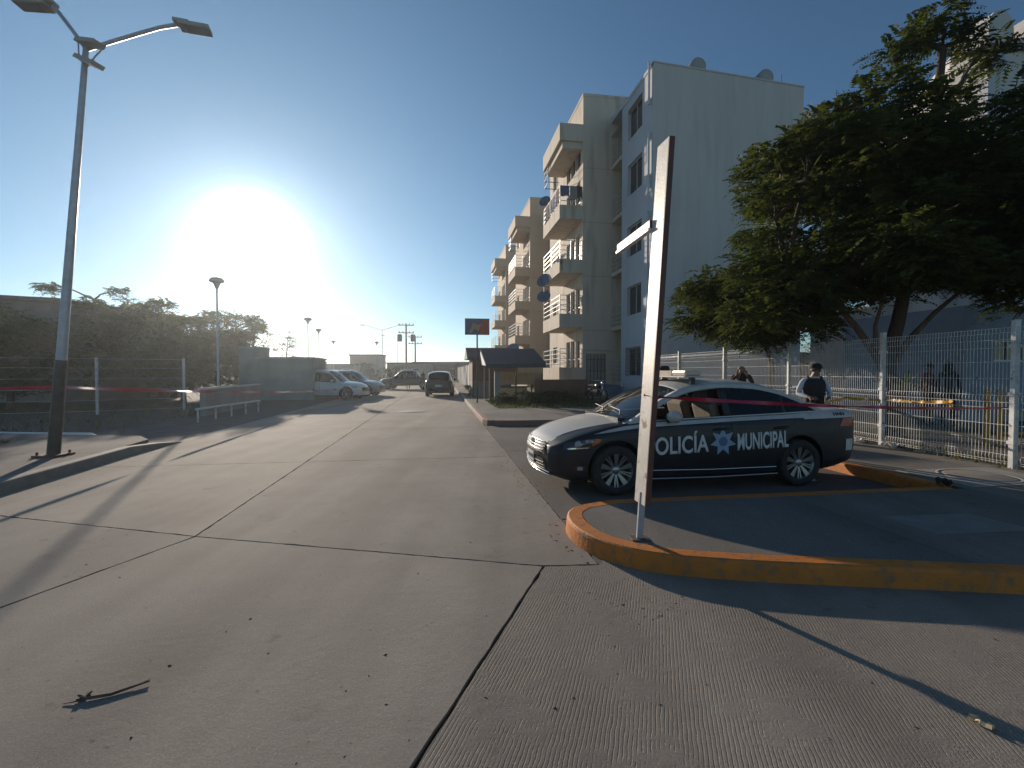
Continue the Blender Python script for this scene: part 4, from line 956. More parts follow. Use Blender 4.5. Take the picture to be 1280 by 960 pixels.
# ------------------------------------------------------------------ cars
def hermite(tab, x):
    xs = [p[0] for p in tab]; ys = [p[1] for p in tab]; n = len(xs)
    if x <= xs[0]: return ys[0]
    if x >= xs[-1]: return ys[-1]
    i = max(k for k in range(n - 1) if xs[k] <= x); h = xs[i + 1] - xs[i]
    sl = [(ys[k + 1] - ys[k]) / (xs[k + 1] - xs[k]) for k in range(n - 1)]
    def tan(k):
        if k == 0: return sl[0]
        if k == n - 1: return sl[-1]
        if sl[k - 1] * sl[k] <= 0: return 0
        return 2 * sl[k - 1] * sl[k] / (sl[k - 1] + sl[k])
    u = (x - xs[i]) / h; m0, m1 = tan(i) * h, tan(i + 1) * h
    return (2 * u**3 - 3 * u**2 + 1) * ys[i] + (u**3 - 2 * u**2 + u) * m0 + (-2 * u**3 + 3 * u**2) * ys[i + 1] + (u**3 - u**2) * m1
def clamp(v, a=0.0, b=1.0): return max(a, min(b, v))

class Shape:
    """car surface in local space: x = 0 nose .. L tail, y left(-)/right(+), z up. side(x,z) gives the half width"""
    def __init__(s, L, P_, B_, T_, Z_, R_, r_, ax, wr, hw, cab, tumble=0.42, fs=.14, rs=.10):
        s.L, s.P, s.B, s.T, s.Z, s.R, s.r, s.ax, s.wr, s.hw, s.cab, s.tumble, s.fs, s.rs = L, P_, B_, T_, Z_, R_, r_, ax, wr, hw, cab, tumble, fs, rs
    def p(s, x): return hermite(s.P, x)
    def belt(s, x): return hermite(s.B, x)
    def top(s, x): return hermite(s.T, x)
    def side(s, x, z):
        b = s.belt(x); zz = (z - .55) / .45
        y = s.p(x) * (1 - .045 * zz * zz)
        k = clamp((z - (b - .10)) / .10); y -= s.p(x) * .05 * k * k
        if z > b: y = s.p(x) * .905 - s.tumble * (z - b)
        return y
    def warp(s, x, y, z):
        yy = (y / s.hw) ** 2; L = s.L; f = clamp((.95 - x) / .95); r = clamp((x - (L - .75)) / .75)
        x2 = x + s.fs * yy * f - s.rs * yy * r
        x2 += f * f * (.10 * clamp((z - .50) / .30) + .06 * clamp((.36 - z) / .2)) - r * r * (.07 * clamp((.5 - z) / .3) + .05 * clamp((z - .95) / .15))
        return Vector((x2, y, z))
    def front(s, y, z, off=.008):
        v = s.warp(0, y, z); v.x -= off; return v
    def rear(s, y, z, off=.008):
        v = s.warp(s.L, y, z); v.x += off; return v
    def on_side(s, x, z, off, sg=-1):
        v = s.warp(x, sg * s.side(x, z), z); v.y += sg * off; return v

def body_mesh(S, ns=96, cut=True):
    xs = []
    for i in range(ns + 1):
        u = i / ns; xs.append(S.L * (u - 0.5 * math.sin(2 * math.pi * u) / (2 * math.pi) * 1.3))
    rings = []
    for x in xs:
        b, t, z0, p = S.belt(x), S.top(x), hermite(S.Z, x), S.p(x); ring = []
        ring += [(0, z0), (p * .5, z0), (p * .86, z0)]
        zl = z0 + .05
        for k in range(14):
            z = zl + (b - .012 - zl) * k / 13; ring.append((S.side(x, z) if k else S.side(x, z) * .985, z))
        y1 = S.side(x, b - .012)
        ring += [(y1 - .018, b - .001), (y1 - .05, b + .006 + (t - b) * .06)]
        for k in range(1, 9):
            q = k / 8; y = (y1 - .05) * (1 - q); z = b + .006 + (t - b) * (.06 + .94 * math.sin(q * math.pi / 2)); ring.append((y, z))
        half = ring; full = half + [(-y, z) for y, z in half[-2:0:-1]]
        rings.append([S.warp(x, y, z) for y, z in full])
    n = len(rings[0]); vs = [v for r_ in rings for v in r_]; fs = []
    for i in range(len(rings) - 1):
        for k in range(n): fs.append((i * n + k, (i + 1) * n + k, (i + 1) * n + (k + 1) % n, i * n + (k + 1) % n))
    fs += [tuple(range(n)), tuple(range((len(rings) - 1) * n, len(rings) * n))[::-1]]
    me = bpy.data.meshes.new('body'); me.from_pydata(vs, [], fs)
    bm = bmesh.new(); bm.from_mesh(me); bmesh.ops.recalc_face_normals(bm, faces=bm.faces); bm.to_mesh(me); bm.free()
    if not cut: return me
    o = bpy.data.objects.new('tmp', me); C.objects.link(o); tools = []
    c = MB()
    for a in S.ax:
        for sg in (-1, 1): c = MB(); c.cyl((a, sg * (S.hw - .30), S.wr + .01), (a, sg * (S.hw + .3), S.wr + .01), S.wr + .055, 48); tools.append(c)
    c = MB(); x0, x1, yw, zf = S.cab; c.box(x0, x1, -yw, yw, zf, 2.5); tools.append(c)
    tobs = []
    for c in tools:
        mt = bpy.data.meshes.new('t'); mt.from_pydata(c.v, [], c.f)
        bm = bmesh.new(); bm.from_mesh(mt); bmesh.ops.remove_doubles(bm, verts=bm.verts, dist=1e-5); bmesh.ops.recalc_face_normals(bm, faces=bm.faces); bm.to_mesh(mt); bm.free()
        to = bpy.data.objects.new('t', mt); C.objects.link(to); tobs.append(to)
        md = o.modifiers.new('b', 'BOOLEAN'); md.operation = 'DIFFERENCE'; md.object = to; md.solver = 'EXACT'
    dg = bpy.context.evaluated_depsgraph_get(); dg.update()
    out = bpy.data.meshes.new_from_object(o.evaluated_get(dg))
    for q in tobs + [o]: bpy.data.objects.remove(q)
    return out

def cut_grid(bm, sx=.05, sz=.05):
    xs = [v.co.x for v in bm.verts]; zs = [v.co.z for v in bm.verts]
    for lo, hi, st, nn in ((min(xs), max(xs), sx, (1, 0, 0)), (min(zs), max(zs), sz, (0, 0, 1))):
        k = lo + st
        while k < hi:
            co = (k, 0, 0) if nn[0] else (0, 0, k)
            bmesh.ops.bisect_plane(bm, geom=bm.verts[:] + bm.edges[:] + bm.faces[:], plane_co=co, plane_no=nn); k += st
def wrap_patch(S, poly, off, name, mat, parent, sg=-1, step=.06, thick=.004, fan=False):
    """a flat outline in (x,z) laid onto the curved flank, with a little thickness"""
    bm = bmesh.new(); vs = [bm.verts.new((x, 0, z)) for x, z in poly]
    if fan:
        cv = bm.verts.new((sum(p[0] for p in poly) / len(poly), 0, sum(p[1] for p in poly) / len(poly)))
        for i in range(len(vs)): bm.faces.new((vs[i], vs[(i + 1) % len(vs)], cv))
    else: bm.faces.new(vs); bmesh.ops.triangulate(bm, faces=bm.faces[:])
    cut_grid(bm, step, step)
    ext = bmesh.ops.extrude_face_region(bm, geom=bm.faces[:]); nv = {e for e in ext['geom'] if isinstance(e, bmesh.types.BMVert)}
    for v in bm.verts: v.co = S.on_side(v.co.x, v.co.z, off + (0 if v in nv else -thick), sg)
    bmesh.ops.recalc_face_normals(bm, faces=bm.faces)
    me = bpy.data.meshes.new(name); bm.to_mesh(me); bm.free(); me.materials.append(M(mat))
    return link(name, me, parent)
def end_patch(S, poly, off, name, mat, parent, rear=False, thick=.006):
    bm = bmesh.new(); vs = [bm.verts.new((y, 0, z)) for y, z in poly]; bm.faces.new(vs)
    bmesh.ops.triangulate(bm, faces=bm.faces[:]); cut_grid(bm, .06, .06)
    ext = bmesh.ops.extrude_face_region(bm, geom=bm.faces[:]); nv = {e for e in ext['geom'] if isinstance(e, bmesh.types.BMVert)}
    for v in bm.verts:
        f = S.rear if rear else S.front; v.co = f(v.co.x, v.co.z, off + (0 if v in nv else -thick))
    bmesh.ops.recalc_face_normals(bm, faces=bm.faces)
    me = bpy.data.meshes.new(name); bm.to_mesh(me); bm.free(); me.materials.append(M(mat)); return link(name, me, parent)
def side_strip(S, pts, wd, off, name, mat, parent, sg=-1):
    b = MB(); q = []
    for i in range(len(pts) - 1):
        a, c = pts[i], pts[i + 1]; k = max(1, int(math.hypot(c[0] - a[0], c[1] - a[1]) / .05))
        for j in range(k): q.append((a[0] + (c[0] - a[0]) * j / k, a[1] + (c[1] - a[1]) * j / k))
    q.append(pts[-1]); b.tube([S.on_side(x, z, off, sg) for x, z in q], wd / 2, 6); return b.build(name, mat, parent)

def greenhouse(S, root, paint, cfg, glass_f='glass_clear', glass_r='glass_tint', shield='glass_shield', roofmat=None):
    """pillars, roof, panes. cfg: x range, bottom/top line of the windows, pillar positions, windshield and rear screen ends"""
    xa, xb = cfg['x']; n = cfg.get('n', 62); xs = [xa + (xb - xa) * i / n for i in range(n + 1)]
    for f in cfg['split']:
        k = min(range(1, n), key=lambda i: abs(xs[i] - f)); xs[k] = f
    def rail(x): return max(S.belt(x), hermite(S.r, x))
    rows = []
    for x in xs:
        b = S.belt(x); r = rail(x); w0 = b + cfg['sill']; w1 = max(w0, r - cfg['frame'])
        w0 = min(w0, r); w1 = min(max(w1, w0), r)
        zs = [b, w0] + [w0 + (w1 - w0) * k / 5 for k in range(1, 6)] + [r]
        row = [(S.side(x, z) if z > b + 1e-6 else S.p(x) * .905, z) for z in zs]
        yr = row[-1][0]; Rc = max(hermite(S.R, x), r)
        for k in range(1, 11):
            q = k / 10; row.append((yr * (1 - q), r + (Rc - r) * (1 - (1 - q) ** 2.3)))
        rows.append(row)
    m = len(rows[0]); groups = {}
    def put(g, quad):
        b = groups.setdefault(g, MB()); o = len(b.v); b.v += quad
        if (quad[0] - quad[1]).length < 1e-5 and (quad[3] - quad[2]).length < 1e-5: return
        b.f.append((o, o + 1, o + 2, o + 3)); b.m.append(0); b.sm.append(True)
    for sg in (-1, 1):
        for i in range(n):
            xm = (xs[i] + xs[i + 1]) / 2
            for k in range(m - 1):
                q = [S.warp(xs[i], sg * rows[i][k][0], rows[i][k][1]), S.warp(xs[i + 1], sg * rows[i + 1][k][0], rows[i + 1][k][1]), S.warp(xs[i + 1], sg * rows[i + 1][k + 1][0], rows[i + 1][k + 1][1]), S.warp(xs[i], sg * rows[i][k + 1][0], rows[i][k + 1][1])]
                if sg > 0: q = q[::-1]
                if 1 <= k <= 5 and cfg['win'][0] < xm < cfg['win'][1]:
                    g = 'black_pillar%d%s' % (sum(xm > c for _, a, c in cfg['panes']), 'L' if sg < 0 else 'R')
                    for nm, a, c in cfg['panes']:
                        if a < xm < c: g = nm + ('L' if sg < 0 else 'R')
                    put(g, q)
                elif k >= 7:
                    if xm < cfg['ws']: put('windshield' if k >= 8 else 'roof', q)
                    elif xm > cfg['rs']: put('rear_window' if k >= 8 else 'roof', q)
                    else: put('roof', q)
                else: put('roof' if k == 6 else 'roof', q)
    res = {}
    for g, b in groups.items():
        nm = {'roof': 'roof', 'windshield': 'windshield', 'rear_window': 'rear_window'}.get(g, 'window_pillar' if g.startswith('black') else 'side_window')
        mt = {'roof': roofmat or paint, 'windshield': shield, 'rear_window': glass_r}.get(g, 'plastic_black' if g.startswith('black') else glass_f if g.startswith('f') else glass_r)
        if g.startswith('f') and cfg.get('open_front'): continue
        o = b.build(nm, mt, root); bm = bmesh.new(); bm.from_mesh(o.data); bmesh.ops.remove_doubles(bm, verts=bm.verts, dist=1e-4); bm.to_mesh(o.data); bm.free(); res[g] = o
        if mt not in ('glass_clear', 'glass_tint', 'glass_shield'):
            md = o.modifiers.new('solid', 'SOLIDIFY'); md.thickness = .025; md.offset = -1 if g != 'x' else 1
    return res

WCACHE = {}
def wheel(root, x, y, r, w=.2, style='double', turn=0.0):
    """tyre, rim with spokes; faces outwards"""
    key = (round(r, 3), w, style); sg = -1 if y < 0 else 1
    e = thing0('wheel', root); e.location = (x, y, r); e.rotation_euler = (0, 0, (0 if sg < 0 else math.pi) + turn)
    if key not in WCACHE:
        ri = r * .685
        t = MB(); t.lathe([(ri, .0), (ri + .01, -.012), (r * .93, -.015), (r * .975, .005), (r, .03), (r, w - .03), (r * .97, w - .005), (ri, w), (ri, 0)], (0, 0, 0), 'y', 48)
        me1 = t.build('tyre', 'rubber', None); m1 = me1.data; bpy.data.objects.remove(me1)
        b = MB(); b.lathe([(ri * 1.0, .0), (ri * .995, .012), (ri * .95, .018), (ri * .94, .09), (ri * .94, w - .02)], (0, 0, 0), 'y', 48); 
        b.lathe([(0, .10), (ri * .95, .10)], (0, 0, 0), 'y', 32, mi=1)
        b.lathe([(0, .022), (.028, .022), (.052, .03), (.07, .05), (.07, .1)], (0, 0, 0), 'y', 20)
        def spoke(a, hw0, hw1, y0, y1, th=.02):
            d_ = Vector((math.cos(a), 0, math.sin(a))); s_ = Vector((-math.sin(a), 0, math.cos(a))); Y = Vector((0, 1, 0))
            p0, p1 = d_ * .04, d_ * ri * .97
            v = [p0 - s_ * hw0 + Y * y0, p0 + s_ * hw0 + Y * y0, p1 + s_ * hw1 + Y * y1, p1 - s_ * hw1 + Y * y1]; v += [q + Y * th for q in v]
            b.add(v, [(0, 1, 2, 3), (7, 6, 5, 4), (0, 4, 5, 1), (1, 5, 6, 2), (2, 6, 7, 3), (3, 7, 4, 0)])
        if style == 'double':
            for k in range(5):
                a = math.pi / 2 + k * 2 * math.pi / 5
                spoke(a, .013, .034, .030, .010); 
                spoke(a + math.pi / 5 - .10, .008, .010, .034, .014, .014); spoke(a + math.pi / 5 + .10, .008, .010, .034, .014, .014)
        else:
            for k in range(6): spoke(k * math.pi / 3, .028, .024, .03, .012)
        me2 = b.build('rim', ['rim_metal', 'plastic_black'], None); m2 = me2.data; bpy.data.objects.remove(me2)
        WCACHE[key] = (m1, m2)
    m1, m2 = WCACHE[key]; link('tyre', m1, e); link('rim', m2, e)
    return e
def thing0(name, parent):
    o = bpy.data.objects.new(name, None); C.objects.link(o); o.empty_display_size = .1; o.parent = parent; return o
def body_obj(S, root, mat, ns=96):
    me = body_mesh(S, ns); me.materials.clear()
    me.materials.append(M(mat) if isinstance(mat, str) else mat); me.materials.append(M('plastic_black'))
    ax, wr = S.ax, S.wr; x0, x1, yw, zf = S.cab
    for p in me.polygons:
        c = p.center; inside = (x0 - .01 < c.x < x1 + .01 and abs(c.y) < yw + .005 and c.z > zf - .01 and (abs(p.normal.x) > .99 or abs(p.normal.y) > .99 or (abs(p.normal.z) > .99 and c.z < zf + .02)))
        arch = any((c.x - a) ** 2 + (c.z - wr - .01) ** 2 < (wr + .062) ** 2 and abs(c.y) < S.hw - .012 for a in ax)
        under = p.normal.z < -.8
        p.material_index = 1 if (inside or arch or under) else 0
    o = link('body', me, root); smooth_obj(o, 38); return o

# ---- the police sedan
sedan = Shape(4.64,
    P_=[(0, .60), (.04, .70), (.12, .79), (.3, .85), (.7, .883), (1.5, .89), (3.2, .89), (3.9, .878), (4.3, .845), (4.5, .80), (4.6, .73), (4.64, .66)],
    B_=[(0, .60), (.10, .665), (.3, .745), (.6, .815), (1.0, .875), (1.3, .905), (2.2, .94), (3.2, .975), (3.9, 1.00), (4.3, 1.005), (4.55, .99), (4.64, .93)],
    T_=[(0, .63), (.10, .71), (.3, .79), (.6, .865), (.95, .93), (1.15, .955), (2.5, .97), (3.8, 1.03), (4.0, 1.055), (4.3, 1.065), (4.52, 1.06), (4.6, 1.03), (4.64, .97)],
    Z_=[(0, .24), (.3, .17), (.8, .17), (3.6, .17), (4.2, .22), (4.64, .30)],
    R_=[(.93, .93), (1.15, 1.02), (1.5, 1.205), (1.85, 1.365), (2.1, 1.425), (2.5, 1.455), (2.9, 1.445), (3.25, 1.395), (3.6, 1.265), (3.95, 1.11), (4.1, 1.055)],
    r_=[(1.02, .86), (1.2, .955), (1.5, 1.135), (1.8, 1.275), (2.1, 1.355), (2.5, 1.39), (2.9, 1.375), (3.25, 1.315), (3.6, 1.19), (3.9, 1.05), (4.1, .98)],
    ax=(.88, 3.53), wr=.316, hw=.89, cab=(1.30, 3.70, .70, .34))
# livery paint: white hood, trunk and nose over navy
liv = bpy.data.materials.new('police_livery'); liv.use_nodes = True; nt = liv.node_tree; bsdf = nt.nodes['Principled BSDF']
bsdf.inputs['Roughness'].default_value = .40; bsdf.inputs['Coat Weight'].default_value = .10; bsdf.inputs['Specular IOR Level'].default_value = .35
tcn = nt.nodes.new('ShaderNodeTexCoord'); sx_ = nt.nodes.new('ShaderNodeSeparateXYZ'); nt.links.new(tcn.outputs['Object'], sx_.inputs[0])
def mth(op, a, b_=None, c_=None):
    n = nt.nodes.new('ShaderNodeMath'); n.operation = op
    for i, v in enumerate((a, b_, c_)):
        if v is None: continue
        if hasattr(v, 'links'): nt.links.new(v, n.inputs[i])
        else: n.inputs[i].default_value = v
    return n.outputs[0]
X_, Y_, Z__ = sx_.outputs[0], mth('ABSOLUTE', sx_.outputs[1]), sx_.outputs[2]
hood = mth('MULTIPLY', mth('MULTIPLY', mth('LESS_THAN', X_, 1.3), mth('GREATER_THAN', Z__, .655)), mth('LESS_THAN', Y_, mth('MULTIPLY_ADD', mth('POWER', mth('MAXIMUM', X_, .0), .7), .22, .44)))
nose = mth('MULTIPLY', mth('MULTIPLY', mth('LESS_THAN', X_, .3), mth('GREATER_THAN', Z__, .475)), mth('LESS_THAN', Y_, .44))
trunk = mth('MULTIPLY', mth('GREATER_THAN', X_, 3.6), mth('GREATER_THAN', Z__, mth('MULTIPLY_ADD', X_, .012, .865)))
msk = mth('MAXIMUM', mth('MAXIMUM', hood, nose), trunk)
mxr = nt.nodes.new('ShaderNodeMixRGB'); mxr.inputs[1].default_value = (.008, .010, .018, 1); mxr.inputs[2].default_value = (.60, .57, .52, 1)
nz = nt.nodes.new('ShaderNodeTexNoise'); nz.inputs['Scale'].default_value = 7; nz.inputs['Detail'].default_value = 8
dst = nt.nodes.new('ShaderNodeMixRGB'); dst.inputs[2].default_value = (.22, .18, .14, 1)
nt.links.new(tcn.outputs['Object'], nz.inputs[0]); nt.links.new(mth('MULTIPLY', mth('POWER', nz.outputs[0], 2.0), .14), dst.inputs[0])
nt.links.new(msk, mxr.inputs[0]); nt.links.new(mxr.outputs[0], dst.inputs[1]); nt.links.new(dst.outputs[0], bsdf.inputs['Base Color'])

CARA = TH + R(2.6)
# nose centre so that the outer front wheel stands at P(.92, 2.05)
car = thing('police_car', 'navy and white police sedan with white door lettering and a roof light bar', 'police car')
fw = P(.92, 2.02); ca, sa = math.cos(CARA), math.sin(CARA)
car.location = (fw.x - ca * .88 - sa * .885, fw.y - sa * .88 + ca * .885, 0.0)
car.rotation_euler = (0, 0, CARA)
S = sedan
body_obj(S, car, liv, 110)
cfg = dict(x=(1.02, 4.10), n=64, split=(2.43, 2.53, 3.32, 3.36), sill=.02, frame=.055, win=(1.40, 3.86), panes=(('f', 1.40, 2.43), ('r', 2.53, 3.32), ('q', 3.36, 3.86)), ws=1.86, rs=3.28, open_front=True)
gh_ = greenhouse(S, car, 'police_white', cfg)
# livery stripe below the windows
stripe = [(.52, .775), (.8, .80), (1.2, .845), (1.8, .872), (2.6, .905), (3.4, .925), (3.75, .925), (3.75, .995), (3.3, .972), (2.6, .95), (2.0, .925), (1.55, .912), (1.3, .897), (1.0, .865), (.75, .825)]
for sg in (-1, 1): wrap_patch(S, stripe, .003, 'livery_stripe', 'police_white', car, sg, .05)
# doors
fd = [(1.25, .34), (2.46, .30), (2.47, .895), (1.32, .83), (1.27, .62)]
rd = [(2.49, .30), (3.12, .30), (3.22, .40), (3.32, .62), (3.44, .92), (2.49, .90)]
for sg in (-1, 1):
    for poly in (fd, rd):
        dr = wrap_patch(S, poly, .0045, 'door', 'police_navy', car, sg, .05, .006)
    for x0 in (2.22, 3.12):
        b = MB(); pts = [S.on_side(x0 + .055 * k, .80 + .004 * k, .012 + .022 * math.sin(math.pi * k / 4) + .004, sg) for k in range(5)]; b.tube(pts, [.010, .016, .017, .016, .010], 8); b.build('door_handle', 'police_navy', car)
    side_strip(S, [(1.28, .305), (2.2, .285), (3.15, .285)], .016, .008, 'sill_trim', 'chrome', car, sg)
    side_strip(S, [(1.22, .195), (2.2, .18), (3.18, .19)], .02, .004, 'side_skirt', 'car_silver', car, sg)
    b = MB(); b.tube([S.warp(x, sg * (S.side(x, S.belt(x) + .012) + .004), S.belt(x) + .012) for x in [1.4 + .12 * k for k in range(21)]], .009, 6); b.build('window_trim', 'chrome', car)
    # mirror
    b = MB(); mc = Vector((1.62, sg * .955, .985)); b.lathe([(0, -.10), (.05, -.095), (.078, -.05), (.082, .02), (.06, .08), (0, .10)], (0, 0, 0), 'x', 16)
    b.v = [(v[0] * .75, v[1] * 1.45, v[2] * .95) for v in b.v]
    mi_ = b.build('side_mirror', 'police_white', car); mi_.location = mc
    b = MB(); b.bar((0, -sg * .03, -.05), (-.02, -sg * .13, -.075), .04); b.build('stalk', 'plastic_black', mi_)
    # headlights and fog lights
    hl = [(.10, .585), (.40, .60), (.60, .665), (.64, .715), (.50, .722), (.28, .705), (.10, .66)]
    h_ = wrap_patch(S, hl, .006, 'headlight', 'lens_dark', car, sg, .04, .01)
    wrap_patch(S, [(.47, .63), (.585, .668), (.62, .71), (.52, .712)], .010, 'side_marker', 'lens_amber', h_, sg, .05)
    wrap_patch(S, [(.14, .592), (.42, .606), (.44, .618), (.14, .606)], .010, 'trim', 'chrome', h_, sg, .05)
    b = MB(); pc = S.on_side(.27, .655, .004, sg); b.lathe([(0, -.012), (.035, -.008), (.045, .004)], (0, 0, 0), 'y', 18); pj = b.build('projector', 'lens_clear', h_); pj.location = pc
    wrap_patch(S, [(.22, .33), (.40, .32), (.42, .37), (.26, .39)], .004, 'fog_light_recess', 'plastic_black', car, sg, .05)
    wrap_patch(S, [(.28, .335), (.36, .333), (.36, .375), (.29, .38)], .008, 'fog_light', 'lens_clear', car, sg, .05)
    # tail lamps, rear side
    tl = wrap_patch(S, [(4.22, .80), (4.56, .79), (4.60, .90), (4.30, .915)], .006, 'tail_light', 'lens_red', car, sg, .05, .01)
wrap_patch(S, [(4.345, .46), (4.50, .46), (4.50, .62), (4.345, .62)], .008, 'sticker', 'paper', car, -1, .05)
b = MB()
for i, (a, w_) in enumerate(((0, .03), (.045, .022), (.08, .03), (.125, .018), (.155, .03), (.20, .02))):
    b.tube([S.on_side(4.14 + a, .952, .007), S.on_side(4.14 + a + w_ * .3, .990 - .006 * (i % 2), .002)], .007, 5)
b.build('small_lettering', 'plastic_black', car)
# writing on the doors
def wrap_text(txt, x0, x1, zc, h, name, mat, sg=-1, skew=0.0):
    cu = bpy.data.curves.new('t', 'FONT'); cu.body = txt; cu.size = 1.0; cu.fill_mode = 'FRONT'; cu.resolution_u = 4; cu.offset = 0.018
    to = bpy.data.objects.new('t', cu); C.objects.link(to); dg = bpy.context.evaluated_depsgraph_get(); dg.update()
    me = bpy.data.meshes.new_from_object(to.evaluated_get(dg)); bpy.data.objects.remove(to)
    bm = bmesh.new(); bm.from_mesh(me); xs = [v.co.x for v in bm.verts]
    bx0, bx1 = min(xs), max(xs); capH = .70
    for v in bm.verts:
        u = (v.co.x - bx0) / (bx1 - bx0); x = x0 + (x1 - x0) * u if sg < 0 else x1 - (x1 - x0) * u
        v.co = Vector((x, 0, zc - h / 2 + v.co.y / capH * h + skew * (x - x0)))
    cut_grid(bm, .06, .06)
    ext = bmesh.ops.extrude_face_region(bm, geom=bm.faces[:]); nv = {e for e in ext['geom'] if isinstance(e, bmesh.types.BMVert)}
    for v in bm.verts: v.co = S.on_side(v.co.x, v.co.z, .0095 if v in nv else .004, sg)
    bmesh.ops.recalc_face_normals(bm, faces=bm.faces); bm.to_mesh(me); bm.free(); me.materials.clear(); me.materials.append(M(mat))
    return link(name, me, car)
for sg in (-1, 1):
    a, c = ('POLICÍA', 'MUNICIPAL') if sg < 0 else ('POLICÍA', 'MUNICIPAL')
    if sg < 0:
        wrap_text(a, 1.28, 2.14, .605, .215, 'lettering', 'letter_white', sg, .03); wrap_text(c, 2.56, 3.33, .635, .215, 'lettering', 'letter_white', sg, .03)
    else:
        wrap_text(c, 1.34, 2.16, .62, .20, 'lettering', 'letter_white', sg); wrap_text(a, 2.57, 3.25, .64, .20, 'lettering', 'letter_white', sg)
    star = []
    for k in range(14):
        a_ = math.pi / 2 + k * math.pi / 7; rr = .19 if k % 2 == 0 else .10; star.append((2.345 + rr * math.cos(a_), .645 + rr * math.sin(a_)))
    sb = wrap_patch(S, star, .011, 'star_badge', 'badge_blue', car, sg, .06, fan=True)
    wrap_patch(S, [(2.345 + .062 * math.cos(k * math.pi / 8), .645 + .062 * math.sin(k * math.pi / 8)) for k in range(16)], .014, 'shield', 'badge_dark', sb, sg, .06)
# grille, plate, lips
end_patch(S, [(-.42, .505), (.42, .505), (.47, .60), (.44, .645), (-.44, .645), (-.47, .60)], .004, 'grille', 'plastic_black', car)
for z in (.535, .572, .610, .642):
    b = MB(); b.tube([S.front(-.43 + .043 * k, z, .012) for k in range(21)], .0065, 6); b.build('grille_bar', 'chrome', car)
b = MB(); ec = S.front(0, .59, .018)
b.v = []; ring = [(ec.x, ec.y + .062 * math.cos(q * math.pi / 12), ec.z + .062 * math.sin(q * math.pi / 12)) for q in range(25)]; b.tube(ring, .007, 6)
for pts in (((-.035, .045), (-.006, .008), (.006, .008), (.035, .045)), ((-.055, .01), (-.025, -.052), (0, .0), (.025, -.052), (.055, .01))):
    b.tube([(ec.x, ec.y + p[0], ec.z + p[1]) for p in pts], .006, 5)
b.build('emblem', 'chrome', car)
end_patch(S, [(-.50, .26), (.50, .26), (.53, .37), (.45, .43), (-.45, .43), (-.53, .37)], .003, 'lower_intake', 'plastic_black', car)
for z in (.30, .34, .38):
    b = MB(); b.tube([S.front(-.48 + .048 * k, z, .006) for k in range(21)], .005, 5); b.build('intake_bar', 'dark_metal', car)
for z in (.235, .275):
    b = MB(); b.tube([S.front(-.62 + .062 * k, z, .014) for k in range(21)], .011, 6); b.build('bumper_trim', 'chrome', car)
pl = end_patch(S, [(-.16, .345), (.16, .345), (.16, .475), (-.16, .475)], .022, 'number_plate', 'paper', car, thick=.01)
b = MB()
for i, y in enumerate((-.12, -.08, -.04, .02, .06, .10)): b.obox(S.front(y, .41, .025), (.002, 0, 0), (0, .012, 0), (0, 0, .026 - .006 * (i % 2)))
b.build('plate_marks', 'badge_dark', pl)
end_patch(S, [(-.2, .70), (.2, .70), (.2, .83), (-.2, .83)], .02, 'number_plate', 'paper', car, rear=True)
# seams of hood
b = MB(); b.tube([S.warp(x, -(.44 + .22 * x ** .7), 0) + Vector((0, 0, S.belt(x) + .012 + (S.top(x) - S.belt(x)) * (.06 + .94 * math.sin((1 - (.44 + .22 * x ** .7) / (S.side(x, S.belt(x) - .012) - .05)) * math.pi / 2)) - .008)) for x in [.12 + .1 * k for k in range(10)]], .004, 5); b.build('hood_seam', 'plastic_black', car)
# wipers
for y0 in (-.55, .05):
    b = MB(); b.tube([(1.06, y0, .985), (1.12, y0 + .12, 1.035), (1.17, y0 + .55, 1.055)], .008, 6); b.build('wiper', 'plastic_black', car)
# cowl
b = MB(); b.box(1.0, 1.30, -.62, .62, .90, .952); b.build('cowl', 'plastic_black', car)
# interior
b = MB(); b.box(1.30, 1.62, -.69, .69, .62, .93); o = b.build('dashboard', 'seat_dark', car); bevel_obj(o, .05)
b = MB(); sc_ = Vector((1.72, -.36, .93)); b.tube([(sc_.x + .05 * math.sin(q * math.pi / 10), sc_.y + .18 * math.cos(q * math.pi / 10), sc_.z + .17 * math.sin(q * math.pi / 10)) for q in range(21)], .014, 8); b.bar(sc_ - Vector((0, .17, 0)), sc_ + Vector((0, .17, 0)), .03); b.build('steering_wheel', 'seat_dark', car)
for y in (-.36, .36):
    b = MB(); b.obox((2.20, y, .56), (.26, 0, 0), (0, .24, 0), (0, 0, .09)); b.obox((2.48, y, .86), (.065, 0, .02), (0, .235, 0), (-.08, 0, .27)); o = b.build('seat', 'seat_beige', car); bevel_obj(o, .05)
    b = MB(); b.obox((2.565, y, 1.26), (.04, 0, 0), (0, .12, 0), (-.01, 0, .085)); h2 = b.build('headrest', 'seat_dark', o); bevel_obj(h2, .03)
b = MB(); b.obox((3.15, 0, .56), (.27, 0, 0), (0, .62, 0), (0, 0, .09)); b.obox((3.47, 0, .84), (.065, 0, .02), (0, .60, 0), (-.08, 0, .27)); o = b.build('rear_seat', 'seat_dark', car); bevel_obj(o, .05)
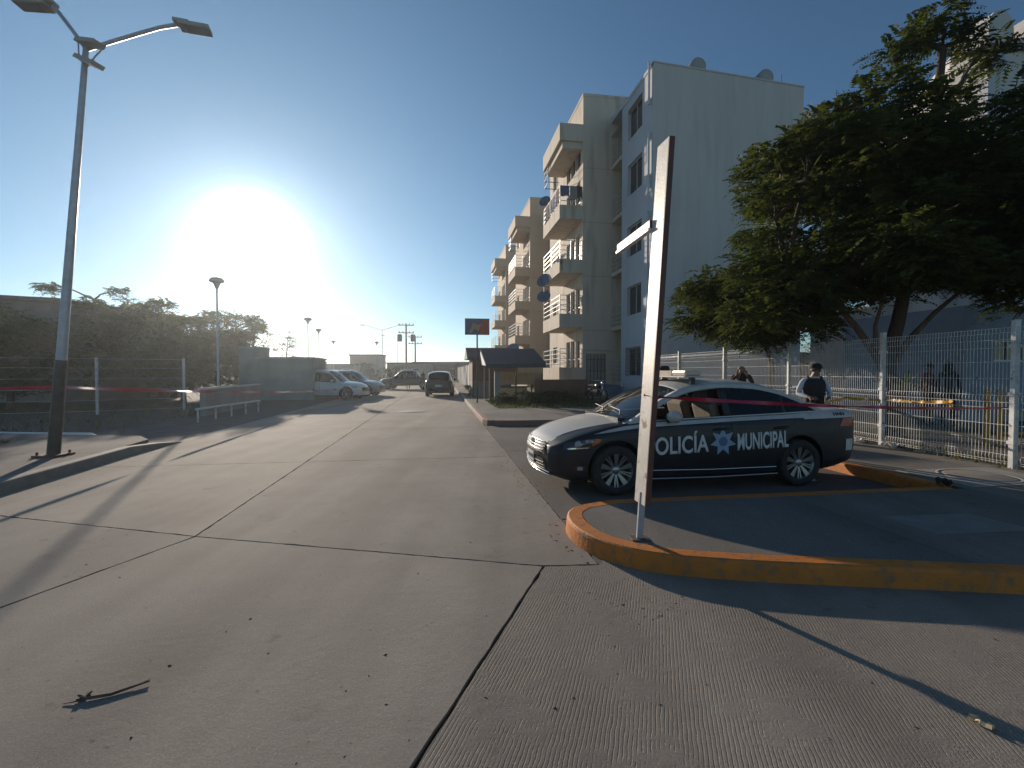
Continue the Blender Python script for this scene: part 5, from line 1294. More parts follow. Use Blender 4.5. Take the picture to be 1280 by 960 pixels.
# light bar
lbp = thing0('light_bar', car); lbp.location = (2.12, 0, 1.462)
b = MB(); b.box(-.12, .12, -.56, .56, .035, .11); o = b.build('housing', 'bar_cream', lbp); bevel_obj(o, .025)
b = MB(); b.box(-.15, .15, -.58, .58, .015, .034); b.build('base', 'police_white', lbp)
b = MB(); b.box(-.124, .124, -.20, .20, .036, .109); b.build('center_section', 'bar_cream', lbp)
for y in (-.52, .52):
    b = MB(); b.box(-.03, .03, y - .03, y + .03, -.07, .015); b.build('foot', 'plastic_black', lbp)
b = MB(); b.tube([(3.2, 0, 1.40), (3.3, 0, 1.62)], .006, 5); b.build('aerial', 'plastic_black', car)
for x in S.ax:
    for y in (-.885, .885): wheel(car, x, y, .316, .205, 'double')
b = MB(); b.box(.65, 4.0, -.62, .62, .15, .34); b.build('underbody', 'plastic_black', car)

# ---- other vehicles
def far_car(name, label, cat, loc, rz, S, paint, cfg, ns=46, lights=True, roofmat=None, glass='glass_tint', rear_low='plastic_black', group=None, wheels='six'):
    t = thing(name, label, cat, loc, rz, group)
    body_obj(S, t, paint, ns)
    if cfg: greenhouse(S, t, paint, cfg, glass, glass, glass, roofmat)
    for x in S.ax:
        for y in (-S.hw + .005, S.hw - .005): wheel(t, x, y, S.wr, .21, wheels)
    L = S.L
    for sg in (-1, 1):
        wrap_patch(S, [(.10, .68), (.42, .70), (.5, .78), (.14, .80)], .006, 'headlight', 'lens_clear', t, sg, .08)
        tz = S.belt(L - .2)
        wrap_patch(S, [(L - .32, tz - .28), (L - .06, tz - .28), (L - .08, tz - .05), (L - .25, tz - .05)], .006, 'tail_light', 'lens_red', t, sg, .08)
        side_strip(S, [(1.25, .40), (L - 1.35, .40)], .012, .003, 'door_seam', 'plastic_black', t, sg)
        xm = (S.ax[0] + S.ax[1]) / 2; side_strip(S, [(xm, .40), (xm + .02, S.belt(xm) - .02)], .012, .002, 'door_seam', 'plastic_black', t, sg)
        b = MB(); b.lathe([(0, -.09), (.09, -.03), (.08, .06), (0, .09)], (cfg['x'][0] + .55 if cfg else 1.6, sg * (S.hw + .09), S.belt(1.6) + .09), 'x', 10); b.build('side_mirror', paint, t)
    end_patch(S, [(-.5, .5), (.5, .5), (.5, .7), (-.5, .7)], .004, 'grille', 'plastic_black', t)
    end_patch(S, [(-.22, .62), (.22, .62), (.22, .76), (-.22, .76)], .012, 'number_plate', 'paper', t, rear=True)
    end_patch(S, [(-.62, .33), (.62, .33), (.66, .52), (-.66, .52)], .02, 'rear_bumper', rear_low, t, rear=True)
    return t
def suv_shape(L=4.5, H=1.68, hw=.90, hood=.98, wr=.34):
    return Shape(L, P_=[(0, .62), (.05, .73), (.15, .82), (.5, .88), (1.2, hw), (L - .8, hw), (L - .25, .87), (L - .06, .82), (L, .76)],
        B_=[(0, .70), (.15, .80), (.5, .90), (1.2, .97), (L - .8, 1.02), (L, 1.02)], T_=[(0, .74), (.15, .86), (.5, hood - .03), (1.1, hood + .04), (1.4, hood + .06), (L - .3, 1.03), (L, 1.03)],
        Z_=[(0, .28), (.5, .22), (L - .6, .22), (L, .32)], R_=[(.95, hood), (1.2, hood + .10), (1.9, H - .08), (2.4, H), (L - .9, H - .02), (L - .35, H - .10), (L - .12, 1.3), (L, 1.06)],
        r_=[(1.1, .93), (1.35, 1.08), (2.0, H - .17), (2.5, H - .09), (L - .9, H - .12), (L - .4, H - .20), (L - .15, 1.25), (L, 1.0)], ax=(.86, L - .88), wr=wr, hw=hw, cab=(1.35, L - .35, .70, .45), tumble=.30, fs=.12, rs=.06)
def suv_cfg(L): return dict(x=(1.08, L - .01), n=44, split=(2.35, 2.45, 3.3, 3.4), sill=.02, frame=.07, win=(1.5, L - .3), panes=(('f', 1.5, 2.35), ('r', 2.45, 3.3), ('q', 3.4, L - .35)), ws=2.0, rs=L - .55)
# small SUV seen from behind, driving away (nose towards +Y): local +x is the tail
s1 = suv_shape(4.3, 1.62, .86)
far_car('parked_car', 'dark small hatchback SUV with pale roof sides, seen from behind in the right lane', 'car', (-4.95, 34.0, 0), R(-90) + TH - R(3), s1, 'car_black', suv_cfg(4.3), roofmat='car_white')
# white minivan / wagon, nose to the right
s3 = suv_shape(4.75, 1.72, .90, 1.02, .35)
far_car('parked_car', 'white wagon parked side-on on the left, nearer of the two white cars', 'car', (-8.35, 27.6, -.03), R(180) + R(-4), s3, 'car_white', suv_cfg(4.75))
far_car('parked_car', 'silver wagon parked just behind the white wagon, its hood showing', 'car', (-8.4, 31.4, -.03), R(180) + R(-4), s3, 'car_silver', suv_cfg(4.75))
# patrol pickup with men in its bed, side on
pk = Shape(5.2, P_=[(0, .66), (.06, .76), (.15, .84), (.6, .9), (4.9, .9), (5.1, .88), (5.2, .84)], B_=[(0, .78), (.2, .88), (1.2, .98), (3.0, 1.02), (5.2, 1.02)], T_=[(0, .8), (.2, .94), (1.2, 1.06), (3.0, 1.03), (5.2, 1.03)],
    Z_=[(0, .35), (.6, .30), (5.2, .42)], R_=[(1.05, 1.03), (1.3, 1.15), (1.95, 1.68), (2.4, 1.76), (3.1, 1.74), (3.4, 1.5), (3.45, 1.04)], r_=[(1.15, .97), (1.4, 1.10), (2.0, 1.58), (2.5, 1.66), (3.1, 1.64), (3.38, 1.4), (3.44, 1.03)], ax=(.9, 4.1), wr=.38, hw=.9, cab=(1.4, 5.05, .74, .55), tumble=.25)
far_car('patrol_pickup', 'dark patrol pickup standing side-on at the far end of the street', 'pickup truck', (-11.9, 43.5, 0), R(-2), pk, 'car_green', dict(x=(1.15, 3.44), n=30, split=(2.4, 2.48), sill=.03, frame=.07, win=(1.5, 3.25), panes=(('f', 1.5, 2.4), ('r', 2.48, 3.2)), ws=2.0, rs=3.2))
# ------------------------------------------------------------------ people
def person(label, loc, rz, h=1.72, shirt='shirt_dark', trousers='trousers_dark', vest=None, cap=False, long_hair=False, bow=0.0, arms='down', sleeve='long', group=None):
    """one continuous skinned body (head, trunk, limbs, fingers), faces local -Y; clothing as children"""
    t = thing('person', label, 'person', loc, rz, group)
    k = h / 1.72; V = []; E = []; Rr = []
    def add(p, r, parent=None):
        V.append(Vector(p) * k); Rr.append((r * k if not isinstance(r, tuple) else (r[0] * k, r[1] * k))); i = len(V) - 1
        if parent is not None: E.append((parent, i))
        return i
    pel = add((0, 0, .96), .125); w_ = add((0, -.01, 1.10), .115, pel); ch = add((0, -.01, 1.27), .135, w_); sh = add((0, 0, 1.41), .10, ch)
    nk = add((0, -.005 - .02 * bow, 1.485), .056, sh)
    hb = Vector((0, -.02 - .05 * bow, 1.56 - .01 * bow)); hd = add(hb, .078, nk); hm = add(hb + Vector((0, -.01 * bow, .06)), .088, hd); ht = add(hb + Vector((0, .005, .12)), .065, hm)
    add(hb + Vector((0, -.098, .028)), .013, hd); add(hb + Vector((0, -.075, -.045)), .035, hd)
    for s in (-1, 1): add(hb + Vector((s * .092, .0, .03)), .014, hm)
    for s in (-1, 1):
        sp_ = add((s * .175, 0, 1.40), .066, sh)
        if arms == 'down': el, wr_, hdv = (s * .235, .02, 1.13), (s * .235, -.07, .89), Vector((0, -.15, -1))
        elif arms == 'forward': el, wr_, hdv = (s * .27, .0, 1.16), (s * .16, -.24, 1.10), Vector((-s * .5, -.8, -.1))
        else: el, wr_, hdv = (s * .26, -.12, 1.22), (s * .12, -.20, 1.42), Vector((-s * .3, -.2, .9))
        e_ = add(el, .047, sp_); m_ = add((Vector(el) + Vector(wr_)) / 2, .042, e_); w2 = add(wr_, .028, m_)
        hdv = hdv.normalized(); sd_ = hdv.orthogonal().normalized(); pm_ = add(Vector(wr_) + hdv * .055, .030, w2)
        nrm_ = hdv.cross(sd_)
        for q, ln in ((-1.5, .06), (-.5, .073), (.5, .068), (1.5, .052)):
            b0 = Vector(wr_) + hdv * .095 + sd_ * (.019 * q); f0 = add(b0, .0095, pm_); f1 = add(b0 + hdv * ln * .55 + nrm_ * .010, .0085, f0); add(b0 + hdv * ln * .95 + nrm_ * .028, .007, f1)
        th0 = Vector(wr_) + hdv * .04 + sd_ * .035; t0_ = add(th0, .011, pm_); add(th0 + hdv * .045 + sd_ * .018, .009, t0_)
    for s in (-1, 1):
        hp = add((s * .095, 0, .90), .092, pel); kn = add((s * .11, -.015, .50), .062, hp); cf = add((s * .112, .01, .33), .055, kn); an = add((s * .115, .01, .085), .038, cf); add((s * .13, -.13, .035), .036, an)
    me = bpy.data.meshes.new('sk'); me.from_pydata([tuple(v) for v in V], E, [])
    o = bpy.data.objects.new('sk', me); C.objects.link(o); md = o.modifiers.new('s', 'SKIN'); md.use_smooth_shade = True; md.branch_smoothing = .6
    sv = me.skin_vertices[0].data
    for i, r_ in enumerate(Rr): sv[i].radius = (r_, r_) if not isinstance(r_, tuple) else r_
    for i in (0, 1, 2): sv[i].radius = (sv[i].radius[0] * 1.12, sv[i].radius[1] * .86)
    sv[3].radius = (sv[3].radius[0] * 1.3, sv[3].radius[1] * .85); sv[0].use_root = True
    sb = o.modifiers.new('ss', 'SUBSURF'); sb.levels = 1; sb.render_levels = 1
    dg = bpy.context.evaluated_depsgraph_get(); dg.update(); out = bpy.data.meshes.new_from_object(o.evaluated_get(dg)); bpy.data.objects.remove(o)
    out.materials.clear()
    for m_ in ('skin', shirt, trousers, 'boot', 'hair'): out.materials.append(M(m_))
    hbk = hb * k
    for p in out.polygons:
        c = p.center / k; p.use_smooth = True
        if c.z > 1.475: mi = 0
        elif c.z < .10: mi = 3
        elif c.z < .95 and abs(c.x) < .21: mi = 2
        else:
            mi = 1
            if arms == 'down' and abs(c.x) > .18 and c.z < .90: mi = 0
            if arms == 'forward' and c.y < -.235: mi = 0
            if arms == 'up' and c.z > 1.40 and c.y < -.15: mi = 0
        dh = p.center - hbk
        if c.z > 1.475 and (dh.z > .095 * k or (dh.y > .02 * k and dh.z > -.02 * k)): mi = 4
        p.material_index = mi
    link('body', out, t)
    for s in (-1, 1):
        b = MB(); b.lathe([(0, -.006), (.009, -.003), (.009, .003), (0, .006)], tuple((hb + Vector((s * .032, -.084 - .01 * bow, .052))) * k), 'y', 8); b.build('eye', 'hair', t)
    if vest:
        b = MB(); prof = [(.93, .168, .125), (1.05, .165, .125), (1.2, .178, .14), (1.32, .185, .138), (1.40, .165, .115), (1.44, .12, .085)]; n = 20; vs = []
        for z, rx, ry in prof:
            for q in range(n): a = 2 * math.pi * q / n; vs.append((rx * k * math.copysign(abs(math.cos(a)) ** .75, math.cos(a)), (-.01 + ry * math.copysign(abs(math.sin(a)) ** .8, math.sin(a))) * k, z * k))
        fs = [(i * n + q, i * n + (q + 1) % n, (i + 1) * n + (q + 1) % n, (i + 1) * n + q) for i in range(5) for q in range(n)]; b.add(vs, fs, 0, True); b.add(vs[-n:], [tuple(range(n))], 0)
        v_ = b.build('vest', vest, t)
        for s in (-1, 1):
            b = MB(); b.box((s * .07 - .045) * k, (s * .07 + .045) * k, -.175 * k, -.135 * k, 1.0 * k, 1.12 * k); pq = b.build('pouch', vest, v_); bevel_obj(pq, .01)
            b = MB(); b.tube([(s * .10 * k, -.10 * k, 1.36 * k), (s * .11 * k, -.01, 1.455 * k), (s * .10 * k, .09 * k, 1.36 * k)], .03 * k, 8); b.build('strap', vest, v_)
    if cap:
        b = MB(); c = (hb + Vector((0, .005, .075))) * k; b.lathe([(.100 * k, 0), (.102 * k, .03 * k), (.095 * k, .065 * k), (.06 * k, .088 * k), (0, .092 * k)], tuple(c), 'z', 20)
        vs = [(c.x + .088 * k * math.cos(a), c.y - .165 * k * max(.25, math.sin(math.pi * q / 8)) * 1.0, c.z + .005 - .012 * math.sin(math.pi * q / 8)) for q, a in [(q, math.pi * q / 8) for q in range(9)]]
        n = len(vs); b.add(vs + [(x, y, z - .008) for x, y, z in vs], [tuple(range(n)), tuple(range(n, 2 * n))[::-1]] + [(i, (i + 1) % n, n + (i + 1) % n, n + i) for i in range(n)]); b.build('cap', 'cap_navy', t)
    if long_hair:
        b = MB(); c = hb * k; b.lathe([(.05, -.20), (.115, -.12), (.112, 0), (.104, .10), (.07, .15), (0, .165)], (c.x, c.y + .025, c.z), 'z', 16); b.build('hair', 'hair', t)
    return t
person('officer in dark vest, cap and white sleeves standing at the trunk of the police car', (5.0, 7.95, KH), R(-12), 1.55, 'shirt_white', 'trousers_dark', 'vest_black', True, bow=1.2, arms='forward')
person('dark haired person behind the police car roof, raising a hand near the light bar', (5.45, 11.4, KH), R(-25), 1.60, 'shirt_dark', 'trousers_dark', bow=1, arms='up')
person('capped person half hidden behind the leaning sign post', (2.78, 8.75, 0), R(200), 1.66, 'shirt_dark', 'trousers_dark', cap=True, arms='down')
person('capped person in dark clothes beyond the fence, left of the long haired one', (10.75, 12.4, KH), R(20), 1.62, 'shirt_red', 'trousers_dark', cap=True)
person('long haired person in dark clothes beyond the fence on the right', (11.1, 12.2, KH), R(-15), 1.66, 'shirt_dark', 'trousers_dark', long_hair=True)
for i, (x, lab) in enumerate(((-11.1, 'person standing behind the patrol pickup cab, left one'), (-9.5, 'person standing behind the patrol pickup bed, middle one'), (-8.2, 'person standing beside the dark car, right one of the far three'))):
    person(lab, (x, 43.6 + .3 * i, 0), R(30 * i), 1.70, 'shirt_dark', 'trousers_dark')
# ------------------------------------------------------------------ trees
def mesh_np(name, verts, faces, mat, parent, smooth=False):
    me = bpy.data.meshes.new(name); nv, nf = len(verts), len(faces); fl = faces.shape[1]
    me.vertices.add(nv); me.vertices.foreach_set('co', verts.astype(np.float32).ravel())
    me.loops.add(nf * fl); me.loops.foreach_set('vertex_index', faces.astype(np.int32).ravel())
    me.polygons.add(nf); me.polygons.foreach_set('loop_start', np.arange(0, nf * fl, fl, dtype=np.int32)); me.polygons.foreach_set('loop_total', np.full(nf, fl, dtype=np.int32))
    me.update(calc_edges=True); me.materials.append(M(mat)); return link(name, me, parent)
def fronds(cent, rad, count, flen, nleaf, lw, rng, droop=.5, flat=.7):
    """feathery compound leaves scattered in lumps: each frond is a drooping row of leaflets"""
    per = rng.choice(len(cent), count, p=rad ** 2 / np.sum(rad ** 2))
    d = rng.normal(size=(count, 3)); d[:, 2] *= flat; d /= np.linalg.norm(d, axis=1)[:, None]
    rr = rng.random(count) ** .45
    base = cent[per] + d * (rad[per] * rr)[:, None] * np.array([1, 1, flat])
    az = np.arctan2(d[:, 1], d[:, 0]) + rng.normal(0, .7, count); el = rng.normal(.25, .35, count)
    dirv = np.stack([np.cos(az) * np.cos(el), np.sin(az) * np.cos(el), np.sin(el)], 1)
    side = np.stack([-np.sin(az), np.cos(az), rng.normal(0, .25, count)], 1); side /= np.linalg.norm(side, axis=1)[:, None]
    L = flen * rng.uniform(.6, 1.25, count); V = []; 
    for j in range(nleaf):
        u = (j + .6) / nleaf; c = base + dirv * (L * u)[:, None]; c[:, 2] -= droop * L * u * u
        wl = lw * (1 - .55 * abs(u - .45) * 2) * 1.6; ll = L * .30 * (1.05 - .6 * u)
        for s in (-1, 1):
            tip = c + side * (s * ll)[:, None] + dirv * (ll * .45)[:, None]; tip[:, 2] -= ll * .35
            mid = (c + tip) / 2; off = dirv * wl * .5 + rng.normal(0, .2, (count, 3)) * wl
            V.append(np.stack([c, mid - off, tip, mid + off], 1))
    V = np.concatenate(V, 0); n = len(V); return V.reshape(-1, 3), np.arange(n * 4).reshape(n, 4)
def limb(b, a, c, r0, r1, rng, wob=.10, n=6):
    a, c = Vector(a), Vector(c); L = (c - a).length; pts = []; rs = []
    for i in range(n + 1):
        u = i / n; q = a.lerp(c, u) + Vector(rng.normal(0, wob * L * .25, 3)) * math.sin(math.pi * u); q.z += .10 * L * math.sin(math.pi * u); pts.append(q); rs.append(r0 + (r1 - r0) * u)
    b.tube(pts, rs, 7); return pts
def tree(label, loc, trunk_pts, tr, lumps, count, flen=.36, nleaf=8, lw=.035, seed=1, leaf='leaf_green', bark='bark_dark', group=None, name='tree', flat=.7, droop=.5, twigs=2):
    t = thing(name, label, 'tree', loc, 0, group); rng = np.random.default_rng(seed)
    b = MB(); n = len(trunk_pts); b.tube(trunk_pts, [tr * (1.25 - .7 * i / (n - 1)) if i else tr * 1.5 for i in range(n)], 10); b.build('trunk', bark, t)
    b = MB(); tips = [Vector(p) for p in trunk_pts]; cents = []; rads = []
    for (x, y, z, r) in lumps:
        c = Vector((x, y, z)); cents.append((x, y, z)); rads.append(r)
        st = min(tips[max(1, n // 2):], key=lambda q: (q - c).length + (0 if q.z < c.z else 3))
        pts = limb(b, st, c, min(tr * .42, .03 + .03 * (c - st).length), .012, rng)
        tips.append(pts[3])
        for k in range(twigs):
            e = c + Vector(rng.normal(0, .5, 3)) * r; limb(b, pts[3 + k % 3], e, .016, .005, rng, .1, 4)
    b.build('branches', bark, t)
    cents = np.array(cents, float); rads = np.array(rads, float)
    v, f = fronds(cents, rads, count, flen, nleaf, lw, rng, droop, flat)
    mesh_np('crown', v, f, leaf, t); return t
# the big feathery tree behind the fence: lumps given as offsets from its foot
BT = Vector((8.35, 10.6, KH))
def lump_field(shape, n, seed, rr=(.45, .8)):
    r_ = random.Random(seed); out = []
    for _ in range(n * 40):
        if len(out) >= n: break
        x, y, z = r_.uniform(*shape['x']), r_.uniform(*shape['y']), r_.uniform(*shape['z'])
        if not shape['in'](x, y, z): continue
        rad = r_.uniform(*rr)
        if any((Vector((x, y, z)) - Vector(q[:3])).length < .55 * (rad + q[3]) for q in out): continue
        out.append((x, y, z, rad))
    return out
def prof_main(x, y, z):
    """crown outline: broad and low, stepping up to a narrow top"""
    tab = [(2.2, -3.6, -2.7), (2.7, -3.7, -1.4), (3.1, -3.6, -1.2), (3.45, -3.45, 3.5), (3.9, -3.35, 4.1), (4.6, -3.2, 4.0), (5.5, -3.0, 2.9), (6.3, -2.6, 2.0), (7.1, -1.9, 1.3), (7.6, -1.0, .9)]
    lo = hermite([(a, b_) for a, b_, _ in tab], z); hi = hermite([(a, c_) for a, _, c_ in tab], z)
    if z > 7.2: return False
    c = (lo + hi) / 2; w = (hi - lo) / 2
    return ((x - c) / w) ** 2 + (y / min(w, 2.6)) ** 2 < 1.0
lm = lump_field(dict(x=(-4.2, 4.3), y=(-2.4, 2.4), z=(2.3, 7.2), **{'in': prof_main}), 132, 11, (.34, .68))
lm += [(1.0, 0, 8.75, .40), (1.05, .1, 9.25, .28), (.4, .1, 8.6, .36), (0.0, .1, 8.45, .30), (1.9, 0, 8.4, .40), (2.3, .1, 8.3, .3), (.6, .1, 9.0, .22), (1.4, 0, 8.6, .3)]
bigtree = tree('large dark feathery tree behind the mesh fence, a leafy tuft rising on top', BT, [(0, 0, 0), (.05, 0, .9), (-.02, .05, 1.7), (.15, 0, 2.5), (.35, 0, 3.6), (.6, 0, 5.0), (.85, 0, 6.6), (1.0, 0, 8.4)], .14, lm, 12500, .48, 9, .038, 3, droop=.4)
for pts, r_a, r_b in (([(.0, 0, 1.1), (-.25, .05, 1.7), (-.7, .1, 2.4), (-1.5, .1, 3.3), (-2.2, 0, 4.0)], .10, .035), ([(.02, 0, 1.5), (.35, -.05, 2.1), (.95, 0, 2.7), (1.9, 0, 3.5)], .085, .03), ([(-.3, .05, 1.8), (-.5, -.2, 2.4), (-.4, -.4, 3.3)], .06, .02)):
    b = MB(); b.tube([Vector(q) for q in pts], [r_a + (r_b - r_a) * i / (len(pts) - 1) for i in range(len(pts))], 9); b.build('limb', 'bark', bigtree)
# second stem leaning right, and smaller trees left and behind
lm2 = lump_field(dict(x=(-2.3, .8), y=(-1.6, 1.6), z=(2.2, 4.2), **{'in': lambda x, y, z: ((x + .3) / 2.1) ** 2 + (y / 1.6) ** 2 + ((z - 3.2) / 1.0) ** 2 < 1}), 24, 5)
tree('smaller feathery tree left of the big one, its thin trunk showing over the fence', (6.85, 12.9, KH), [(0, 0, 0), (.05, 0, .8), (.2, .1, 1.5), (-.1, 0, 2.3), (-.4, 0, 3.0)], .07, lm2, 4200, .38, 8, .038, 6)
lm3 = lump_field(dict(x=(-2.6, 3.0), y=(-1.6, 1.6), z=(2.7, 5.6), **{'in': lambda x, y, z: (x / 2.7) ** 2 + (y / 1.6) ** 2 + ((z - 4.2) / 1.4) ** 2 < 1}), 36, 8)
tree('dark tree at the right edge, merging with the big tree', (11.6, 10.2, KH), [(0, 0, 0), (0, 0, 1.0), (.1, 0, 2.0), (.2, 0, 3.4)], .12, lm3, 6500, .42, 8, .04, 9)
fk = thing('palm_plant', 'small spiky plant beside the tree trunk behind the fence', 'plant', (8.9, 10.9, KH))
b = MB(); r_ = random.Random(4)
for k in range(26):
    a = r_.uniform(0, 6.28); el = r_.uniform(.2, 1.3); L = r_.uniform(.5, .8); d_ = Vector((math.cos(a) * math.cos(el), math.sin(a) * math.cos(el), math.sin(el))); s_ = d_.cross(Vector((0, 0, 1))).normalized() * .03; o_ = Vector((0, 0, .9))
    m_ = o_ + d_ * L * .6; e = o_ + d_ * L + Vector((0, 0, -.15)); b.add([o_ - s_, m_ - s_, e, m_ + s_, o_ + s_], [(0, 1, 3, 4), (1, 2, 3)])
b.build('fronds', 'leaf_green', fk)
b = MB(); b.tube([(0, 0, 0), (0, 0, .92)], .05, 8); b.build('stem', 'bark', fk)

# left tree belt against the sun
def round_lumps(w, h0, h1, n, seed, rr=(.5, .9), dp=None):
    cz, hz = (h0 + h1) / 2, (h1 - h0) / 2
    return lump_field(dict(x=(-w, w), y=(-(dp or w), dp or w), z=(h0, h1), **{'in': lambda x, y, z: (x / w) ** 2 + (y / (dp or w)) ** 2 + ((z - cz) / hz) ** 2 < 1}), n, seed, rr)
left = [(-25.5, 23.5, 2.6, 1.2, 5.3, 'layered tree at the left edge in front of the dark roof'), (-22.2, 25.5, 2.5, 1.0, 6.1, 'tree directly right of the near lamp pole with a flat layered top'), (-19.8, 27.0, 2.8, .8, 5.3, 'broad bushy tree right of the layered one'),
        (-20.8, 29.5, 2.6, .8, 5.1, 'hazy round tree in the middle of the left belt'), (-18.7, 30.5, 2.4, .7, 4.6, 'low round tree left of the sun glare'), (-19.3, 33.5, 2.2, 1.0, 5.3, 'tree just below the sun glare'), (-28.5, 20.5, 2.6, 1.0, 4.5, 'low tree at the far left edge'), (-22.0, 21.0, 2.0, .5, 3.6, 'bushy low tree near the lot fence'), (-16.9, 24.6, 1.9, .4, 3.4, 'low bushy tree behind the low white coped wall')]
for i, (x, y, w, h0, h1, lab) in enumerate(left):
    h1 = h1 * 1.13 - .1
    tree(lab, (x, y, -.05), [(0, 0, 0), (.05, 0, h0 * .6), (.0, .05, (h0 + h1) * .4), (.1, 0, h1 * .8)], .13, round_lumps(w, h0, h1, 24, 20 + i, (.40, .80)), 3000, .42, 6, .055, 30 + i, 'leaf_far' if i != 4 else 'leaf_dry', 'bark', 'trees of the belt left of the street', flat=.7)
for i, (x, y, h, lab) in enumerate(((-16.9, 31.5, 5.2, 'thin nearly bare tree right of the sun, behind the grey hut'), (-19.9, 42.5, 5.2, 'slender sparse tree between the hut and the nearest mushroom lamp'), (-24.0, 30.0, 7.0, 'sparse thin stemmed tree poking above the left belt'))):
    tree(lab, (x, y, 0), [(0, 0, 0), (.1, 0, h * .35), (-.05, 0, h * .6), (.1, 0, h * .85)], .07, round_lumps(1.3, h * .45, h, 20, 50 + i, (.25, .4)), 420, .25, 5, .04, 60 + i, 'leaf_far', 'bark', 'sparse trees beyond the left belt', twigs=5)
# palm far away
pm_ = thing('palm_tree', 'small pale palm beside the pinkish box house far away', 'tree', (-21.6, 70, 0))
b = MB(); b.tube([(0, 0, 0), (.1, 0, 2.8)], .14, 8); b.build('trunk', 'bark', pm_)
b = MB()
for k in range(18):
    a = k * 2.4; el = .9 - .07 * k; pts = []
    for j in range(5):
        u = j / 4; pts.append(Vector((.1 + math.cos(a) * 1.5 * u, math.sin(a) * 1.5 * u, 2.8 + 1.2 * math.sin(el) * u - 1.3 * u * u * .8)))
    s_ = Vector((-math.sin(a), math.cos(a), 0)) * .13
    for j in range(4): b.add([pts[j] - s_, pts[j + 1] - s_ * .8, pts[j + 1] + s_ * .8, pts[j] + s_], [(0, 1, 2, 3)])
b.build('crown', 'leaf_far', pm_)
for i, (x, y, w, h1) in enumerate(((-36, 66, 2.2, 3.4), (-18.2, 71, 1.8, 2.8), (-28.5, 68, 1.6, 2.3))):
    tree(('round far bush left of the pinkish box house', 'round dark bush right of the far palm', 'low far bush in front of the pinkish box house')[i], (x, y, 0), [(0, 0, 0), (0, 0, .5), (0, 0, 1.0), (0, 0, h1 * .8)], .08, round_lumps(w, .2, h1, 12, 80 + i, (.5, .8)), 900, .4, 4, .09, 90 + i, 'leaf_far', 'bark', 'far bushes at the end of the street', name='bush')

# low shrubs in front of the stall and the garden wall
for i, (s, t_, w, h, lab) in enumerate(((1.35, 17.4, .6, .75, 'shrub at the left foot of the dark roofed stall'), (2.3, 17.1, .7, .9, 'tallest shrub in front of the cream boards'), (3.2, 17.0, .7, .65, 'shrub right of the cream boards'), (4.1, 18.6, .8, .75, 'shrub before the red brown garden wall'), (5.4, 19.2, .8, .8, 'dry shrub under the nearest balconies'), (1.0, 25.2, .8, 1.0, 'hedge bush behind the billboard pole'), (0.9, 28.2, .8, 1.1, 'farther hedge bush by the brown stall'))):
    tree(lab, P(s, t_, KH), [(0, 0, 0), (0, 0, .12), (0, 0, .25), (.02, 0, h * .45)], .025, round_lumps(w, .05, h * .62, 8, 120 + i, (.14, .22), .5), 520, .2, 5, .03, 130 + i, 'leaf_green' if i != 4 else 'leaf_dry', 'bark', 'shrubs along the right verge', name='shrub')
# dry grass and weeds
def tufts(name, n, area, h, mat, seed):
    rng = np.random.default_rng(seed); V = []
    pts = np.array([area(rng) for _ in range(n)]); a = rng.uniform(0, 6.28, n); hh = h * rng.uniform(.4, 1.2, n); w = .012 + .01 * rng.random(n); ln = rng.normal(0, .4, (n, 2)) * hh[:, None]
    dx = np.stack([np.cos(a) * w, np.sin(a) * w, np.zeros(n)], 1); top = pts + np.stack([ln[:, 0], ln[:, 1], hh], 1)
    v = np.stack([pts - dx, pts + dx, top], 1).reshape(-1, 3); o = mesh_np(name, v, np.arange(n * 3).reshape(n, 3), mat, None); o['kind'] = 'stuff'; return o
def ar_left(rng):
    s = -9.7 - rng.random() ** 1.6 * 9; t_ = rng.uniform(2, 7.2); q = P(s, t_); return (q.x, q.y, KH)
tufts('dry_grass', 9000, ar_left, .09, 'leaf_dry', 5)
def ar_left2(rng):
    q = P(-10 - 14 * rng.random(), 7.4 + 14 * rng.random()); return (q.x, q.y, -.06)
tufts('weeds', 9000, ar_left2, .16, 'leaf_dry', 6)
def ar_f(rng):
    u = rng.random(); i = int(u * 5.99); a, c = fp[i], fp[i + 1]; q = a.lerp(c, rng.random()); return (q.x + rng.normal(.25, .18), q.y + rng.normal(.1, .15), KH)
tufts('fence_weeds', 2500, ar_f, .09, 'leaf_dry', 7)
def ar_r(rng):
    q = P(rng.uniform(.9, 6), rng.uniform(14.6, 20)); return (q.x, q.y, KH)
tufts('verge_weeds', 5000, ar_r, .10, 'leaf_green', 8)

# hedge of mesh fence posts at left lot
lf = thing('fence', 'pale post and wire fence along the left lot in front of the tree belt', 'fence', (0, 0, 0))
pp = [Vector((-23.5, 14.6, 0)), Vector((-20.6, 15.6, 0)), Vector((-17.9, 16.6, 0)), Vector((-15.4, 17.8, 0)), Vector((-13.4, 19.6, 0))]
for i, p in enumerate(pp):
    b = MB(); b.bar(p + Vector((0, 0, -.1)), p + Vector((0, 0, 2.1)), .07); b.build('post', 'white_metal', lf)
for i in range(len(pp) - 1):
    b = MB()
    for z in (.1, .5, .9, 1.3, 1.7, 2.05): b.bar(pp[i] + Vector((0, 0, z)), pp[i + 1] + Vector((0, 0, z)), .012)
    b.build('wire_panel', 'galvanized', lf)

